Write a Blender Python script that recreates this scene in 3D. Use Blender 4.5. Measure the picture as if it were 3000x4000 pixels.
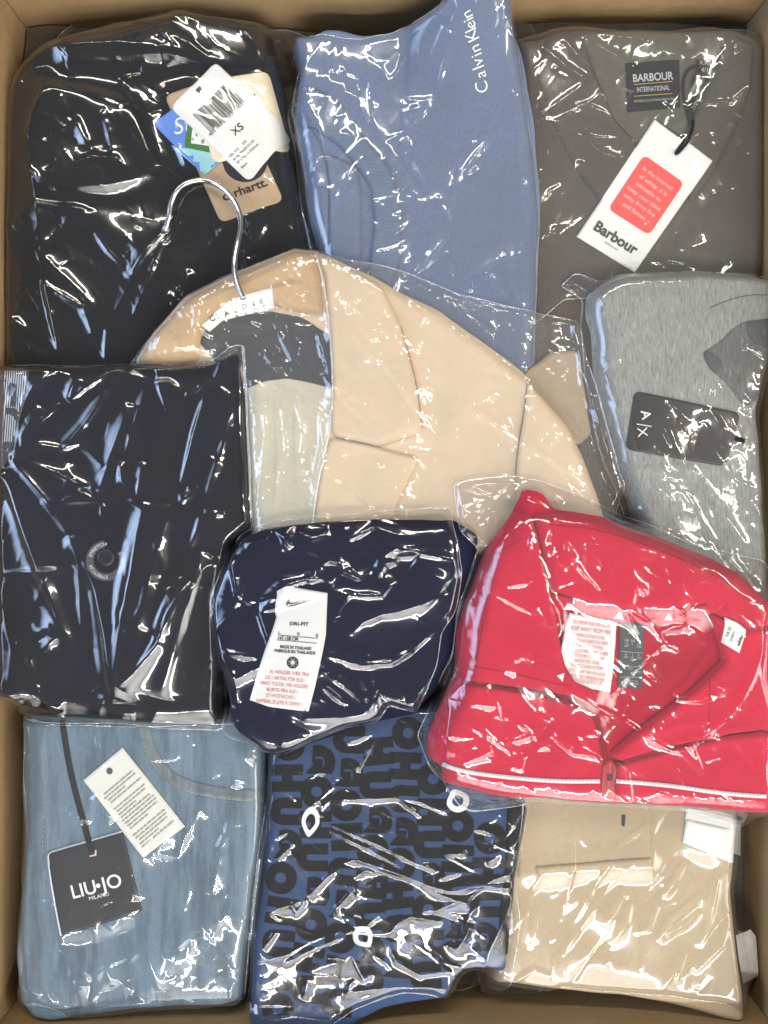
import bpy, bmesh, math, random
import numpy as np
from mathutils import Vector

for o in list(bpy.data.objects):
    bpy.data.objects.remove(o)
SC = bpy.context.scene
COL = SC.collection
S = 0.0002          # metres per photo pixel on the level of the cloth
HC = 0.75           # camera height above that level

# ------------------------------------------------------------------ camera, world, lamps, exposure
cd = bpy.data.cameras.new('camera'); cam = bpy.data.objects.new('camera', cd); COL.objects.link(cam)
cam.location = (0, 0, HC); cam.rotation_euler = (0, 0, 0)
cd.sensor_fit = 'VERTICAL'; cd.sensor_height = 24.0
cd.lens = 12.0 / (0.4 / HC); cd.clip_start = 0.01; cd.clip_end = 50
SC.camera = cam
W = bpy.data.worlds.new('World'); SC.world = W; W.use_nodes = True
W.node_tree.nodes['Background'].inputs[0].default_value = (0.95, 0.97, 1.0, 1)
W.node_tree.nodes['Background'].inputs[1].default_value = 0.14
SC.view_settings.view_transform = 'Standard'; SC.view_settings.look = 'None'
SC.view_settings.exposure = -0.40; SC.view_settings.gamma = 1.0
SC.cycles.max_bounces = 8; SC.cycles.diffuse_bounces = 3; SC.cycles.glossy_bounces = 3
SC.cycles.transparent_max_bounces = 24; SC.cycles.transmission_bounces = 4
SC.cycles.use_denoising = True; SC.cycles.use_adaptive_sampling = False
SC.cycles.caustics_reflective = False; SC.cycles.caustics_refractive = False
SC.cycles.sample_clamp_indirect = 4.0

def lamp(name, loc, target, sx, sy, radiance, color):
    d = bpy.data.lights.new(name, 'AREA'); d.shape = 'RECTANGLE'; d.size = sx; d.size_y = sy
    d.energy = radiance * math.pi * sx * sy; d.color = color
    o = bpy.data.objects.new(name, d); COL.objects.link(o); o.location = loc
    # brightest in the middle and fading to its rim, as a curtained window or a diffused tube does
    d.use_nodes = True; nt = d.node_tree; em = nt.nodes['Emission']
    g = nt.nodes.new('ShaderNodeNewGeometry'); sp = nt.nodes.new('ShaderNodeSeparateXYZ'); nt.links.new(g.outputs['Parametric'], sp.inputs[0]); prev = None
    for k in (0, 1):
        a = nt.nodes.new('ShaderNodeMath'); a.operation = 'SUBTRACT'; a.inputs[0].default_value = 1.0; nt.links.new(sp.outputs[k], a.inputs[1])
        b = nt.nodes.new('ShaderNodeMath'); b.operation = 'MULTIPLY'; nt.links.new(sp.outputs[k], b.inputs[0]); nt.links.new(a.outputs[0], b.inputs[1])
        c = nt.nodes.new('ShaderNodeMath'); c.operation = 'MULTIPLY'; nt.links.new(b.outputs[0], c.inputs[0]); c.inputs[1].default_value = 6.0
        if prev is not None:
            m = nt.nodes.new('ShaderNodeMath'); m.operation = 'MULTIPLY'; nt.links.new(prev, m.inputs[0]); nt.links.new(c.outputs[0], m.inputs[1]); prev = m.outputs[0]
        else: prev = c.outputs[0]
    nt.links.new(prev, em.inputs['Strength'])
    o.rotation_euler = (Vector(target) - Vector(loc)).to_track_quat('-Z', 'Y').to_euler()
    return o
WARM = (1.0, 0.93, 0.80); COOL = (0.50, 0.68, 1.0); NEUT = (1.0, 0.97, 0.92)
# the room: a wide bright opening behind the viewer, a window to the left, slim ceiling tubes
lamp('daylight_opening', (0.2, -2.2, 1.6), (0.1, -0.2, 0), 3.0, 1.8, 4.4, NEUT)
lamp('side_light', (-2.0, 0.2, 1.3), (0, 0, 0), 1.9, 1.4, 6.6, COOL)
lamp('side_light', (2.3, -0.9, 1.35), (0, -0.1, 0), 1.9, 1.5, 5.6, NEUT)  # added broad light from the right, for the gleams on the folds
lamp('ceiling_lamp', (0.3, -1.5, 1.95), (0.3, -0.9, 0), 2.2, 0.08, 80, NEUT)
lamp('ceiling_lamp', (1.9, 0.1, 1.95), (0.9, 0.1, 0), 0.09, 2.0, 80, WARM)
lamp('ceiling_lamp', (-0.2, 1.55, 1.95), (-0.2, 0.9, 0), 2.2, 0.08, 80, WARM)

# ------------------------------------------------------------------ materials
def mk(name):
    m = bpy.data.materials.new(name); m.use_nodes = True
    nt = m.node_tree; nt.nodes.clear()
    out = nt.nodes.new('ShaderNodeOutputMaterial')
    return m, nt, out
def L(nt, a, b): nt.links.new(a, b)

def cloth(name, col, kind='plain', rough=0.9, var=0.12, bump=0.25, spec=0.15, sheen=0.0, col2=None, fleck=.80):
    """fabric: base colour with fine yarn relief.  kind: plain knit twill denim marl wale smooth"""
    m, nt, out = mk(name); N = nt.nodes.new
    bs = N('ShaderNodeBsdfPrincipled'); L(nt, bs.outputs[0], out.inputs[0])
    bs.inputs['Roughness'].default_value = rough
    bs.inputs['Specular IOR Level'].default_value = spec
    bs.inputs['Sheen Weight'].default_value = sheen
    tc = N('ShaderNodeTexCoord')
    ns = N('ShaderNodeTexNoise'); ns.inputs['Scale'].default_value = 60; ns.inputs['Detail'].default_value = 6
    L(nt, tc.outputs['Object'], ns.inputs['Vector'])
    c = np.array(col)
    c2 = np.array(col2) if col2 is not None else None
    mix = N('ShaderNodeMixRGB'); mix.inputs[1].default_value = (*np.clip(c*(1-var), 0, 1), 1); mix.inputs[2].default_value = (*np.clip(c*(1+var), 0, 1), 1)
    L(nt, ns.outputs[0], mix.inputs[0]); colout = mix.outputs[0]
    mn_ = N('ShaderNodeTexNoise'); mn_.inputs['Scale'].default_value = 14; mn_.inputs['Detail'].default_value = 3; L(nt, tc.outputs['Object'], mn_.inputs['Vector'])
    mr_ = N('ShaderNodeMapRange'); mr_.inputs[1].default_value = .45; mr_.inputs[2].default_value = .8; L(nt, mn_.outputs[0], mr_.inputs[0])
    mq_ = N('ShaderNodeMixRGB'); L(nt, mr_.outputs[0], mq_.inputs[0]); L(nt, colout, mq_.inputs[1]); mq_.inputs[2].default_value = (*(c*.80), 1); colout = mq_.outputs[0]
    fc_ = N('ShaderNodeTexNoise'); fc_.inputs['Scale'].default_value = 420; fc_.inputs['Detail'].default_value = 4; fc_.inputs['Roughness'].default_value = .7; L(nt, tc.outputs['Object'], fc_.inputs['Vector'])
    fr_ = N('ShaderNodeMapRange'); fr_.inputs[1].default_value = .35; fr_.inputs[2].default_value = .75; L(nt, fc_.outputs[0], fr_.inputs[0])
    fq_ = N('ShaderNodeMixRGB'); L(nt, fr_.outputs[0], fq_.inputs[0]); L(nt, colout, fq_.inputs[1]); fq_.inputs[2].default_value = (*(c*fleck), 1); colout = fq_.outputs[0]
    hgt = None
    def wave(scale, rot, dist=0.6, direction='X'):
        mp = N('ShaderNodeMapping'); mp.inputs['Rotation'].default_value = (0, 0, rot)
        L(nt, tc.outputs['Object'], mp.inputs['Vector'])
        w = N('ShaderNodeTexWave'); w.bands_direction = direction; w.inputs['Scale'].default_value = scale
        w.inputs['Distortion'].default_value = dist; w.inputs['Detail'].default_value = 1.5; w.inputs['Detail Scale'].default_value = 1.5
        L(nt, mp.outputs[0], w.inputs['Vector']); return w.outputs[1]
    def streak(sx, sy, rot, scale=1.0):
        mp = N('ShaderNodeMapping'); mp.inputs['Rotation'].default_value = (0, 0, rot); mp.inputs['Scale'].default_value = (sx, sy, sx)
        L(nt, tc.outputs['Object'], mp.inputs['Vector'])
        n = N('ShaderNodeTexNoise'); n.inputs['Scale'].default_value = scale; n.inputs['Detail'].default_value = 5; n.inputs['Roughness'].default_value = 0.65
        L(nt, mp.outputs[0], n.inputs['Vector']); return n.outputs[0]
    def ramp(src, a, b):
        r = N('ShaderNodeMapRange'); r.inputs[1].default_value = a; r.inputs[2].default_value = b
        L(nt, src, r.inputs[0]); return r.outputs[0]
    def blend(fac, colb):
        nonlocal colout
        q = N('ShaderNodeMixRGB'); L(nt, fac, q.inputs[0]); L(nt, colout, q.inputs[1]); q.inputs[2].default_value = (*colb, 1); colout = q.outputs[0]
    if kind == 'twill':
        w = wave(200, math.radians(35), 0.2); hgt = w
        blend(ramp(w, 1.0, -2.6), tuple(c*0.6))
    elif kind == 'denim':
        s = streak(2600, 700, 0.12); blend(ramp(s, 0.35, 0.95), tuple(np.clip(c*1.5, 0, 1)))
        s2 = streak(55, 9, 0.15); blend(ramp(s2, 0.44, 0.60), tuple(c*0.66))
        s3 = streak(80, 7, 0.12); blend(ramp(s3, 0.52, 0.72), tuple(np.clip(c*1.35+.02, 0, 1)))
        hgt = wave(260, math.radians(40), 1.0)
    elif kind == 'marl':
        s = streak(600, 110, 0.15); blend(ramp(s, 0.50, 0.78), tuple(c*0.38))
        s3 = streak(500, 90, 0.05, 1.3); blend(ramp(s3, 0.52, 0.82), tuple(np.clip(c*1.55, 0, 1)))
        s4 = streak(50, 22, 0.25); blend(ramp(s4, 0.52, 0.95), (c[0]*0.85, c[1]*0.78, c[2]*0.85))
        hgt = wave(230, 0, 1.0)
    elif kind == 'wale':
        w = wave(120, math.radians(8), 0.4, 'Y'); hgt = w; blend(ramp(w, 0.9, -1.6), tuple(c*0.7))
    elif kind == 'knit':
        hgt = wave(170, 0.1, 1.2)
    elif kind == 'rib':
        w = wave(110, math.radians(20), 0.3); hgt = w; blend(ramp(w, 0.8, -1.2), tuple(c*0.6))
    if col2 is not None:
        s = streak(6, 5, 0.5); blend(ramp(s, 0.40, 0.62), tuple(c2))
    L(nt, colout, bs.inputs['Base Color'])
    fn = N('ShaderNodeTexNoise'); fn.inputs['Scale'].default_value = 900; fn.inputs['Detail'].default_value = 3
    L(nt, tc.outputs['Object'], fn.inputs['Vector'])
    if hgt is not None:
        ad = N('ShaderNodeMath'); ad.operation = 'MULTIPLY_ADD'; L(nt, fn.outputs[0], ad.inputs[0]); ad.inputs[1].default_value = 0.7; L(nt, hgt, ad.inputs[2]); h = ad.outputs[0]
    else:
        h = fn.outputs[0]
    bp = N('ShaderNodeBump'); bp.inputs['Strength'].default_value = bump; bp.inputs['Distance'].default_value = 0.0006
    L(nt, h, bp.inputs['Height']); L(nt, bp.outputs[0], bs.inputs['Normal'])
    return m

def plain(name, col, rough=0.55, metal=0.0, spec=0.4, var=0.05, bump=0.05, nscale=200):
    m, nt, out = mk(name); N = nt.nodes.new
    bs = N('ShaderNodeBsdfPrincipled'); L(nt, bs.outputs[0], out.inputs[0])
    bs.inputs['Roughness'].default_value = rough; bs.inputs['Metallic'].default_value = metal
    bs.inputs['Specular IOR Level'].default_value = spec
    tc = N('ShaderNodeTexCoord'); n = N('ShaderNodeTexNoise'); n.inputs['Scale'].default_value = nscale; n.inputs['Detail'].default_value = 5
    L(nt, tc.outputs['Object'], n.inputs['Vector'])
    c = np.array(col); mx = N('ShaderNodeMixRGB'); mx.inputs[1].default_value = (*np.clip(c*(1-var), 0, 1), 1); mx.inputs[2].default_value = (*np.clip(c*(1+var), 0, 1), 1)
    L(nt, n.outputs[0], mx.inputs[0]); L(nt, mx.outputs[0], bs.inputs['Base Color'])
    if bump:
        bp = N('ShaderNodeBump'); bp.inputs['Strength'].default_value = bump; bp.inputs['Distance'].default_value = 0.0005
        L(nt, n.outputs[0], bp.inputs['Height']); L(nt, bp.outputs[0], bs.inputs['Normal'])
    return m

def filmmat(name, tint=(0.975, 0.98, 0.985), rough=0.05, haze=0.02, refl=1.5, facet=0.10, cell=95, fine=0.05, stretch=(1, 1), rot=0.0, rough2=0.075, broad=0.18, wb=0.22, crink=.012):
    """clear polythene: see-through, mirror-like sheen, a little milkiness, and small flat crinkle facets"""
    m, nt, out = mk(name); N = nt.nodes.new
    tr = N('ShaderNodeBsdfTransparent'); tr.inputs[0].default_value = (*tint, 1)
    gl = N('ShaderNodeBsdfGlossy'); gl.inputs[0].default_value = (1, 1, 1, 1)
    g2 = N('ShaderNodeBsdfGlossy'); g2.inputs[0].default_value = (1, 1, 1, 1); g2.inputs['Roughness'].default_value = broad
    df = N('ShaderNodeBsdfDiffuse'); df.inputs[0].default_value = (0.85, 0.86, 0.88, 1)
    fr = N('ShaderNodeFresnel'); fr.inputs[0].default_value = 1.5
    tc = N('ShaderNodeTexCoord'); mp = N('ShaderNodeMapping'); mp.inputs['Scale'].default_value = (stretch[0], stretch[1], 1); mp.inputs['Rotation'].default_value = (0, 0, rot)
    L(nt, tc.outputs['Object'], mp.inputs[0])
    wn = N('ShaderNodeTexNoise'); wn.inputs['Scale'].default_value = 25; wn.inputs['Detail'].default_value = 2; L(nt, mp.outputs[0], wn.inputs['Vector'])
    wa = N('ShaderNodeVectorMath'); wa.operation = 'MULTIPLY_ADD'; L(nt, wn.outputs['Color'], wa.inputs[0]); wa.inputs[1].default_value = (.03, .03, .03); L(nt, mp.outputs[0], wa.inputs[2])
    geo = N('ShaderNodeNewGeometry'); nrm = geo.outputs['Normal']
    for sc, k in ((cell, facet), (cell*3.1, fine)):
        if k <= 0: continue
        v = N('ShaderNodeTexVoronoi'); v.inputs['Scale'].default_value = sc; v.inputs['Randomness'].default_value = 1.0
        L(nt, wa.outputs[0], v.inputs['Vector'])
        sb = N('ShaderNodeVectorMath'); sb.operation = 'SUBTRACT'; L(nt, v.outputs['Color'], sb.inputs[0]); sb.inputs[1].default_value = (.5, .5, .5)
        ab = N('ShaderNodeVectorMath'); ab.operation = 'ABSOLUTE'; L(nt, sb.outputs[0], ab.inputs[0])
        ml = N('ShaderNodeVectorMath'); ml.operation = 'MULTIPLY'; L(nt, sb.outputs[0], ml.inputs[0]); L(nt, ab.outputs[0], ml.inputs[1])
        sl = N('ShaderNodeVectorMath'); sl.operation = 'MULTIPLY_ADD'; L(nt, ml.outputs[0], sl.inputs[0]); sl.inputs[1].default_value = (k*4, k*4, 0); L(nt, nrm, sl.inputs[2])
        nrm = sl.outputs[0]
    # hair-fine crinkle lines
    cm = N('ShaderNodeMapping'); cm.inputs['Scale'].default_value = (1, .28, 1); cm.inputs['Rotation'].default_value = (0, 0, rot+.5); L(nt, wa.outputs[0], cm.inputs[0])
    cn = N('ShaderNodeTexNoise'); cn.inputs['Scale'].default_value = 330; cn.inputs['Detail'].default_value = 3; cn.inputs['Distortion'].default_value = .6; L(nt, cm.outputs[0], cn.inputs['Vector'])
    c1 = N('ShaderNodeMath'); c1.operation = 'SUBTRACT'; L(nt, cn.outputs[0], c1.inputs[0]); c1.inputs[1].default_value = .5
    c2 = N('ShaderNodeMath'); c2.operation = 'ABSOLUTE'; L(nt, c1.outputs[0], c2.inputs[0])
    cb = N('ShaderNodeBump'); cb.inputs['Strength'].default_value = crink; cb.inputs['Distance'].default_value = .002; L(nt, c2.outputs[0], cb.inputs['Height']); L(nt, nrm, cb.inputs['Normal']); nrm = cb.outputs[0]
    nz = N('ShaderNodeVectorMath'); nz.operation = 'NORMALIZE'; L(nt, nrm, nz.inputs[0])
    L(nt, nz.outputs[0], gl.inputs['Normal']); L(nt, nz.outputs[0], fr.inputs['Normal']); L(nt, nz.outputs[0], g2.inputs['Normal'])
    rn = N('ShaderNodeTexNoise'); rn.inputs['Scale'].default_value = 40; rn.inputs['Detail'].default_value = 3; L(nt, mp.outputs[0], rn.inputs['Vector'])
    rr = N('ShaderNodeMapRange'); rr.inputs[1].default_value = .35; rr.inputs[2].default_value = .7; rr.inputs[3].default_value = rough; rr.inputs[4].default_value = rough2
    L(nt, rn.outputs[0], rr.inputs[0]); L(nt, rr.outputs[0], gl.inputs['Roughness'])
    mu = N('ShaderNodeMath'); mu.operation = 'MULTIPLY'; mu.use_clamp = True; L(nt, fr.outputs[0], mu.inputs[0]); mu.inputs[1].default_value = refl
    mn = N('ShaderNodeMath'); mn.operation = 'MINIMUM'; L(nt, mu.outputs[0], mn.inputs[0]); mn.inputs[1].default_value = .30
    mg = N('ShaderNodeMixShader'); mg.inputs[0].default_value = wb; L(nt, gl.outputs[0], mg.inputs[1]); L(nt, g2.outputs[0], mg.inputs[2])
    m1 = N('ShaderNodeMixShader'); L(nt, mn.outputs[0], m1.inputs[0]); L(nt, tr.outputs[0], m1.inputs[1]); L(nt, mg.outputs[0], m1.inputs[2])
    m2 = N('ShaderNodeMixShader'); m2.inputs[0].default_value = haze; L(nt, m1.outputs[0], m2.inputs[1]); L(nt, df.outputs[0], m2.inputs[2])
    L(nt, m2.outputs[0], out.inputs[0])
    return m

BL, BR, BT, BB = -0.2985, 0.3005, 0.404, -0.397      # inner faces of the carton
# ------------------------------------------------------------------ height map of the pile and mesh helpers
ST = 4
GX0, GY0, GX1, GY1 = -500, -500, 3500, 4500
nx = (GX1-GX0)//ST+1; ny = (GY1-GY0)//ST+1
H = np.full((ny, nx), -0.04)
CEN = np.array([1500.0, 2000.0])
rng = np.random.default_rng(7)

def Z(k, ox, oy):
    def f(s):
        return np.array([[float(t) for t in p.split(',')] for p in s.split()])*k+np.array([ox, oy])
    return f
Z1 = Z(.7535, 0, 0); Z2 = Z(.66305, 1050, 0); Z3 = Z(.63291, 1950, 0); Z4 = Z(1.14527, 500, 950); Z5 = Z(.70064, 0, 1350)
Z6 = Z(.58783, 2150, 1000); Z7 = Z(.72333, 750, 1950); Z8 = Z(.84388, 1600, 1850); Z9 = Z(.69319, 0, 2750); Z10 = Z(.75347, 900, 2750)
Z11 = Z(.69319, 1850, 2950); Z12 = Z(.39180, 550, 200); Z13 = Z(.45220, 2200, 150); Z14 = Z(.33153, 850, 2200); Z15 = Z(.57263, 2050, 2250)
ZF = Z(1.0, 0, 0)

def blur(a, r):
    r = int(r)
    if r < 1: return a
    for _ in range(3):
        for ax in (0, 1):
            p = [(0, 0), (0, 0)]; p[ax] = (r+1, r)
            c = np.cumsum(np.pad(a, p, mode='edge'), axis=ax)
            n = a.shape[ax]
            hi = np.take(c, np.arange(2*r+1, 2*r+1+n), axis=ax); lo = np.take(c, np.arange(0, n), axis=ax)
            a = (hi-lo)/(2*r+1)
    return a
def soften(a):
    p = np.pad(a, 1, mode='edge'); p = p[:-2]*.22+p[1:-1]*.56+p[2:]*.22
    return p[:, :-2]*.22+p[:, 1:-1]*.56+p[:, 2:]*.22
def maxf(a, r):
    for ax in (0, 1):
        b = a.copy()
        s = 1; left = r
        while left > 0:
            s2 = min(s, left)
            p = np.roll(b, s2, ax); q = np.roll(b, -s2, ax)
            b = np.maximum(b, np.maximum(p, q)); left -= s2; s *= 2
        a = b
    return a
def sample(A, u, v, x0=GX0, y0=GY0):
    fx = np.clip((u-x0)/ST, 0, A.shape[1]-1.001); fy = np.clip((v-y0)/ST, 0, A.shape[0]-1.001)
    i = fx.astype(int); j = fy.astype(int); fx = fx-i; fy = fy-j
    return (A[j, i]*(1-fx)+A[j, i+1]*fx)*(1-fy)+(A[j+1, i]*(1-fx)+A[j+1, i+1]*fx)*fy
def to_plane(p, z):
    z = np.asarray(z)
    if z.ndim: z = z[:, None]
    return CEN+(p-CEN)*(HC-z)/HC
def auto_plane(p, eps=0.0):
    q = p.copy()
    for _ in range(3):
        z = sample(H, q[:, 0], q[:, 1])+eps
        q = to_plane(p, z)
    return q
def edge_plane(p, eps):
    i0, i1, j0, j1, _, _ = window(p, 200)
    Hs = blur(maxf(H[j0:j1, i0:i1], 3), 9); q = p.copy()
    for _ in range(3): q = to_plane(p, sample(Hs, q[:, 0], q[:, 1], GX0+ST*i0, GY0+ST*j0)+eps)
    return q
def chaikin(p, n=2, closed=True):
    for _ in range(n):
        if closed:
            q = np.roll(p, -1, 0); p = np.stack([p*.75+q*.25, p*.25+q*.75], 1).reshape(-1, 2)
        else:
            a, b = p[:-1], p[1:]; m = np.stack([a*.75+b*.25, a*.25+b*.75], 1).reshape(-1, 2); p = np.vstack([p[:1], m, p[-1:]])
    return p
def wobble(p, amp, seed):
    """resample an outline finely and let it wander a little, as cloth and film edges do"""
    r = np.random.default_rng(seed); out = []
    for a, b in zip(p, np.roll(p, -1, 0)):
        n = max(1, int(np.hypot(*(b-a))/35))
        for i in range(n): out.append(a+(b-a)*i/n)
    q = np.array(out); n = len(q); t = np.arange(n)/n*2*np.pi
    d = np.zeros((n, 2))
    for k in range(3, 26):
        d += (r.normal(size=2)/k**0.6)*np.cos(k*t+r.uniform(0, 6.28))[:, None]
    return q+d*amp*0.5
def seg_dist(X, Y, P, closed=True):
    """distance to a polyline, the place along it, the side, the nearest point"""
    n = len(P); D = np.full(X.shape, 1e9); T = np.zeros(X.shape); SD = np.ones(X.shape); QX = np.zeros(X.shape); QY = np.zeros(X.shape)
    A = P if closed else P[:-1]; B = np.roll(P, -1, 0) if closed else P[1:]
    ln = np.hypot(*(B-A).T); cum = np.concatenate([[0], np.cumsum(ln)]); tot = max(cum[-1], 1e-6)
    for k in range(len(A)):
        ax, ay = A[k]; dx, dy = B[k]-A[k]; l2 = dx*dx+dy*dy
        if l2 < 1e-9: continue
        t = np.clip(((X-ax)*dx+(Y-ay)*dy)/l2, 0, 1)
        qx = ax+t*dx; qy = ay+t*dy
        d = np.hypot(X-qx, Y-qy); m = d < D
        D = np.where(m, d, D); T = np.where(m, (cum[k]+t*ln[k])/tot, T)
        SD = np.where(m, np.sign((X-ax)*dy-(Y-ay)*dx), SD); QX = np.where(m, qx, QX); QY = np.where(m, qy, QY)
    return D, T, SD, QX, QY
def inside(X, Y, P):
    r = np.zeros(X.shape, bool)
    for (ax, ay), (bx, by) in zip(P, np.roll(P, -1, 0)):
        if ay == by: continue
        c = (ay > Y) != (by > Y)
        r ^= c & (X < (bx-ax)*(Y-ay)/(by-ay)+ax)
    return r

def parse(zf, text, a=1.2, w=11):
    out = []
    for ln in text.strip().splitlines():
        ln = ln.strip()
        if not ln: continue
        aa, ww, asym = a, w, None
        if ln[0] == '@':
            h, ln = ln.split(' ', 1); q = [float(x) for x in h[1:].split(',')]
            aa, ww = q[0], q[1]; asym = q[2] if len(q) > 2 else None
        out.append((aa, ww, asym, zf(ln)))
    return out
def add_creases(Wz, X0, Y0, cr, r):
    """ridges with a rounded crest and straight flanks, fading out at both ends (a in mm, w in px)"""
    h, w_ = Wz.shape
    for a, w, asym, P in cr:
        if asym is None: asym = float(np.exp(r.normal()*0.7))
        m = 5*w*max(1, asym)+10
        i0 = max(0, int((P[:, 0].min()-m-X0)/ST)); i1 = min(w_, int((P[:, 0].max()+m-X0)/ST)+2)
        j0 = max(0, int((P[:, 1].min()-m-Y0)/ST)); j1 = min(h, int((P[:, 1].max()+m-Y0)/ST)+2)
        if i1-i0 < 2 or j1-j0 < 2: continue
        X, Y = np.meshgrid(X0+ST*np.arange(i0, i1), Y0+ST*np.arange(j0, j1))
        D, T, SD, _, _ = seg_dist(X, Y, P, False)
        we = np.where(SD > 0, w, w*asym); e = 0.16*w
        f = np.exp(-(np.sqrt(D*D+e*e)-e)/we)
        tap = np.clip(np.sin(np.pi*np.clip(T, 0.0, 1.0)), 0, 1)**0.55
        Wz[j0:j1, i0:i1] += 0.001*a*f*tap
def rnd_creases(P, n, ln, amp, w, ang, spread, r, bend=0.12):
    """random folds inside an outline; ang in degrees on the picture (0 = to the right, 90 = down)"""
    out = []; lo = P.min(0); hi = P.max(0); k = 0
    while len(out) < n and k < n*6:
        k += 1
        c = r.uniform(lo, hi)
        if not inside(np.array([c[0]]), np.array([c[1]]), P)[0]: continue
        a = math.radians(ang+r.normal()*spread); l = math.exp(r.uniform(math.log(ln[0]), math.log(ln[1])))
        d = np.array([math.cos(a), math.sin(a)])*l/2; q = np.array([-d[1], d[0]])*r.normal()*bend
        ww = math.exp(r.uniform(math.log(w[0]), math.log(w[1])))
        aa = r.uniform(*amp)*(1 if r.random() < .75 else -1)
        pts = np.array([c-d, c-d*.35+q, c+d*.3+q*r.uniform(.2, 1), c+d])
        out.append((aa, ww, None, pts))
    return out
def fnoise(shape, X0, Y0, scale, r, octaves=3):
    """smooth value noise, scale in px"""
    out = np.zeros(shape); amp = 1.0
    for o in range(octaves):
        s = scale/2**o
        gh = int(shape[0]*ST/s)+4; gw = int(shape[1]*ST/s)+4
        g = r.normal(size=(gh, gw))
        fy = np.arange(shape[0])*ST/s; fx = np.arange(shape[1])*ST/s
        j = fy.astype(int); i = fx.astype(int); ty = fy-j; tx = fx-i
        ty = (ty*ty*(3-2*ty))[:, None]; tx = (tx*tx*(3-2*tx))[None, :]
        j = j[:, None]; i = i[None, :]
        out += amp*((g[j, i]*(1-tx)+g[j, i+1]*tx)*(1-ty)+(g[j+1, i]*(1-tx)+g[j+1, i+1]*tx)*ty); amp *= .5
    return out

def link(name, me, mat, parent=None):
    o = bpy.data.objects.new(name, me); COL.objects.link(o)
    if mat is not None: me.materials.append(mat)
    if parent is not None:
        o.parent = parent
    return o
def mesh(name, V, F, mat, parent, smooth=True):
    """V in world metres; the mesh is stored about its thing's base"""
    V = np.asarray(V, float)
    if parent is not None:
        base = parent
        while base.parent is not None: base = base.parent
        V = V-np.array(base.location)
    me = bpy.data.meshes.new(name)
    F = [list(map(int, f)) for f in F] if not isinstance(F, np.ndarray) else F
    if isinstance(F, np.ndarray):
        nf, k = F.shape
        me.vertices.add(len(V)); me.vertices.foreach_set('co', V.astype(np.float32).ravel())
        me.loops.add(nf*k); me.loops.foreach_set('vertex_index', F.astype(np.int32).ravel())
        me.polygons.add(nf); me.polygons.foreach_set('loop_start', np.arange(0, nf*k, k, dtype=np.int32))
        try: me.polygons.foreach_set('loop_total', np.full(nf, k, dtype=np.int32))
        except Exception: pass
        me.update(calc_edges=True); me.validate()
    else:
        me.from_pydata(V.tolist(), [], F); me.update()
    me.polygons.foreach_set('use_smooth', np.full(len(me.polygons), smooth))
    return link(name, me, mat, parent)
def world(u, v, z):
    return np.stack([(np.asarray(u)-1500)*S, (2000-np.asarray(v))*S, np.broadcast_to(z, np.shape(u))], -1)
def thing(name, label, cat, at, group=None):
    o = bpy.data.objects.new(name, None); COL.objects.link(o)
    p = np.array([[float(at[0]), float(at[1])]]); z = float(at[2]) if len(at) > 2 else float(sample(H, p[:, 0], p[:, 1])[0])
    p = to_plane(p, z)[0]
    o.location = ((p[0]-1500)*S, (2000-p[1])*S, z); o.empty_display_size = 0.02
    o['label'] = label; o['category'] = cat
    if group: o['group'] = group
    return o

def grid_mesh(name, P, zf, mat, parent, step):
    lo = P.min(0); hi = P.max(0)
    xs = np.arange(lo[0]-step, hi[0]+step*1.5, step); ys = np.arange(lo[1]-step, hi[1]+step*1.5, step)
    X, Y = np.meshgrid(xs, ys); ins = inside(X, Y, P)
    cell = ins[:-1, :-1] | ins[1:, :-1] | ins[:-1, 1:] | ins[1:, 1:]
    use = np.zeros(X.shape, bool)
    use[:-1, :-1] |= cell; use[1:, :-1] |= cell; use[:-1, 1:] |= cell; use[1:, 1:] |= cell
    rim = use & ~ins
    D, T, SD, QX, QY = seg_dist(X[rim], Y[rim], P)
    X[rim] = QX; Y[rim] = QY
    idx = -np.ones(X.shape, int); idx[use] = np.arange(use.sum())
    u = X[use]; v = Y[use]
    V = world(u, v, zf(u, v))
    j, i = np.nonzero(cell)
    F = np.stack([idx[j, i], idx[j+1, i], idx[j+1, i+1], idx[j, i+1]], 1)
    return mesh(name, V, F, mat, parent)
def window(P, m=80):
    i0 = max(0, int((P[:, 0].min()-m-GX0)/ST)); i1 = min(nx, int((P[:, 0].max()+m-GX0)/ST)+2)
    j0 = max(0, int((P[:, 1].min()-m-GY0)/ST)); j1 = min(ny, int((P[:, 1].max()+m-GY0)/ST)+2)
    X, Y = np.meshgrid(GX0+ST*np.arange(i0, i1), GY0+ST*np.arange(j0, j1))
    return i0, i1, j0, j1, X, Y

def inbox(P):
    P = P.copy(); m = .0012
    P[:, 0] = np.clip(P[:, 0], (BL+m)/S+1500, (BR-m)/S+1500); P[:, 1] = np.clip(P[:, 1], 2000-(BT-m)/S, 2000-(BB+m)/S)
    keep = np.hypot(*(P-np.roll(P, 1, 0)).T) > .5
    return P[keep]

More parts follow.
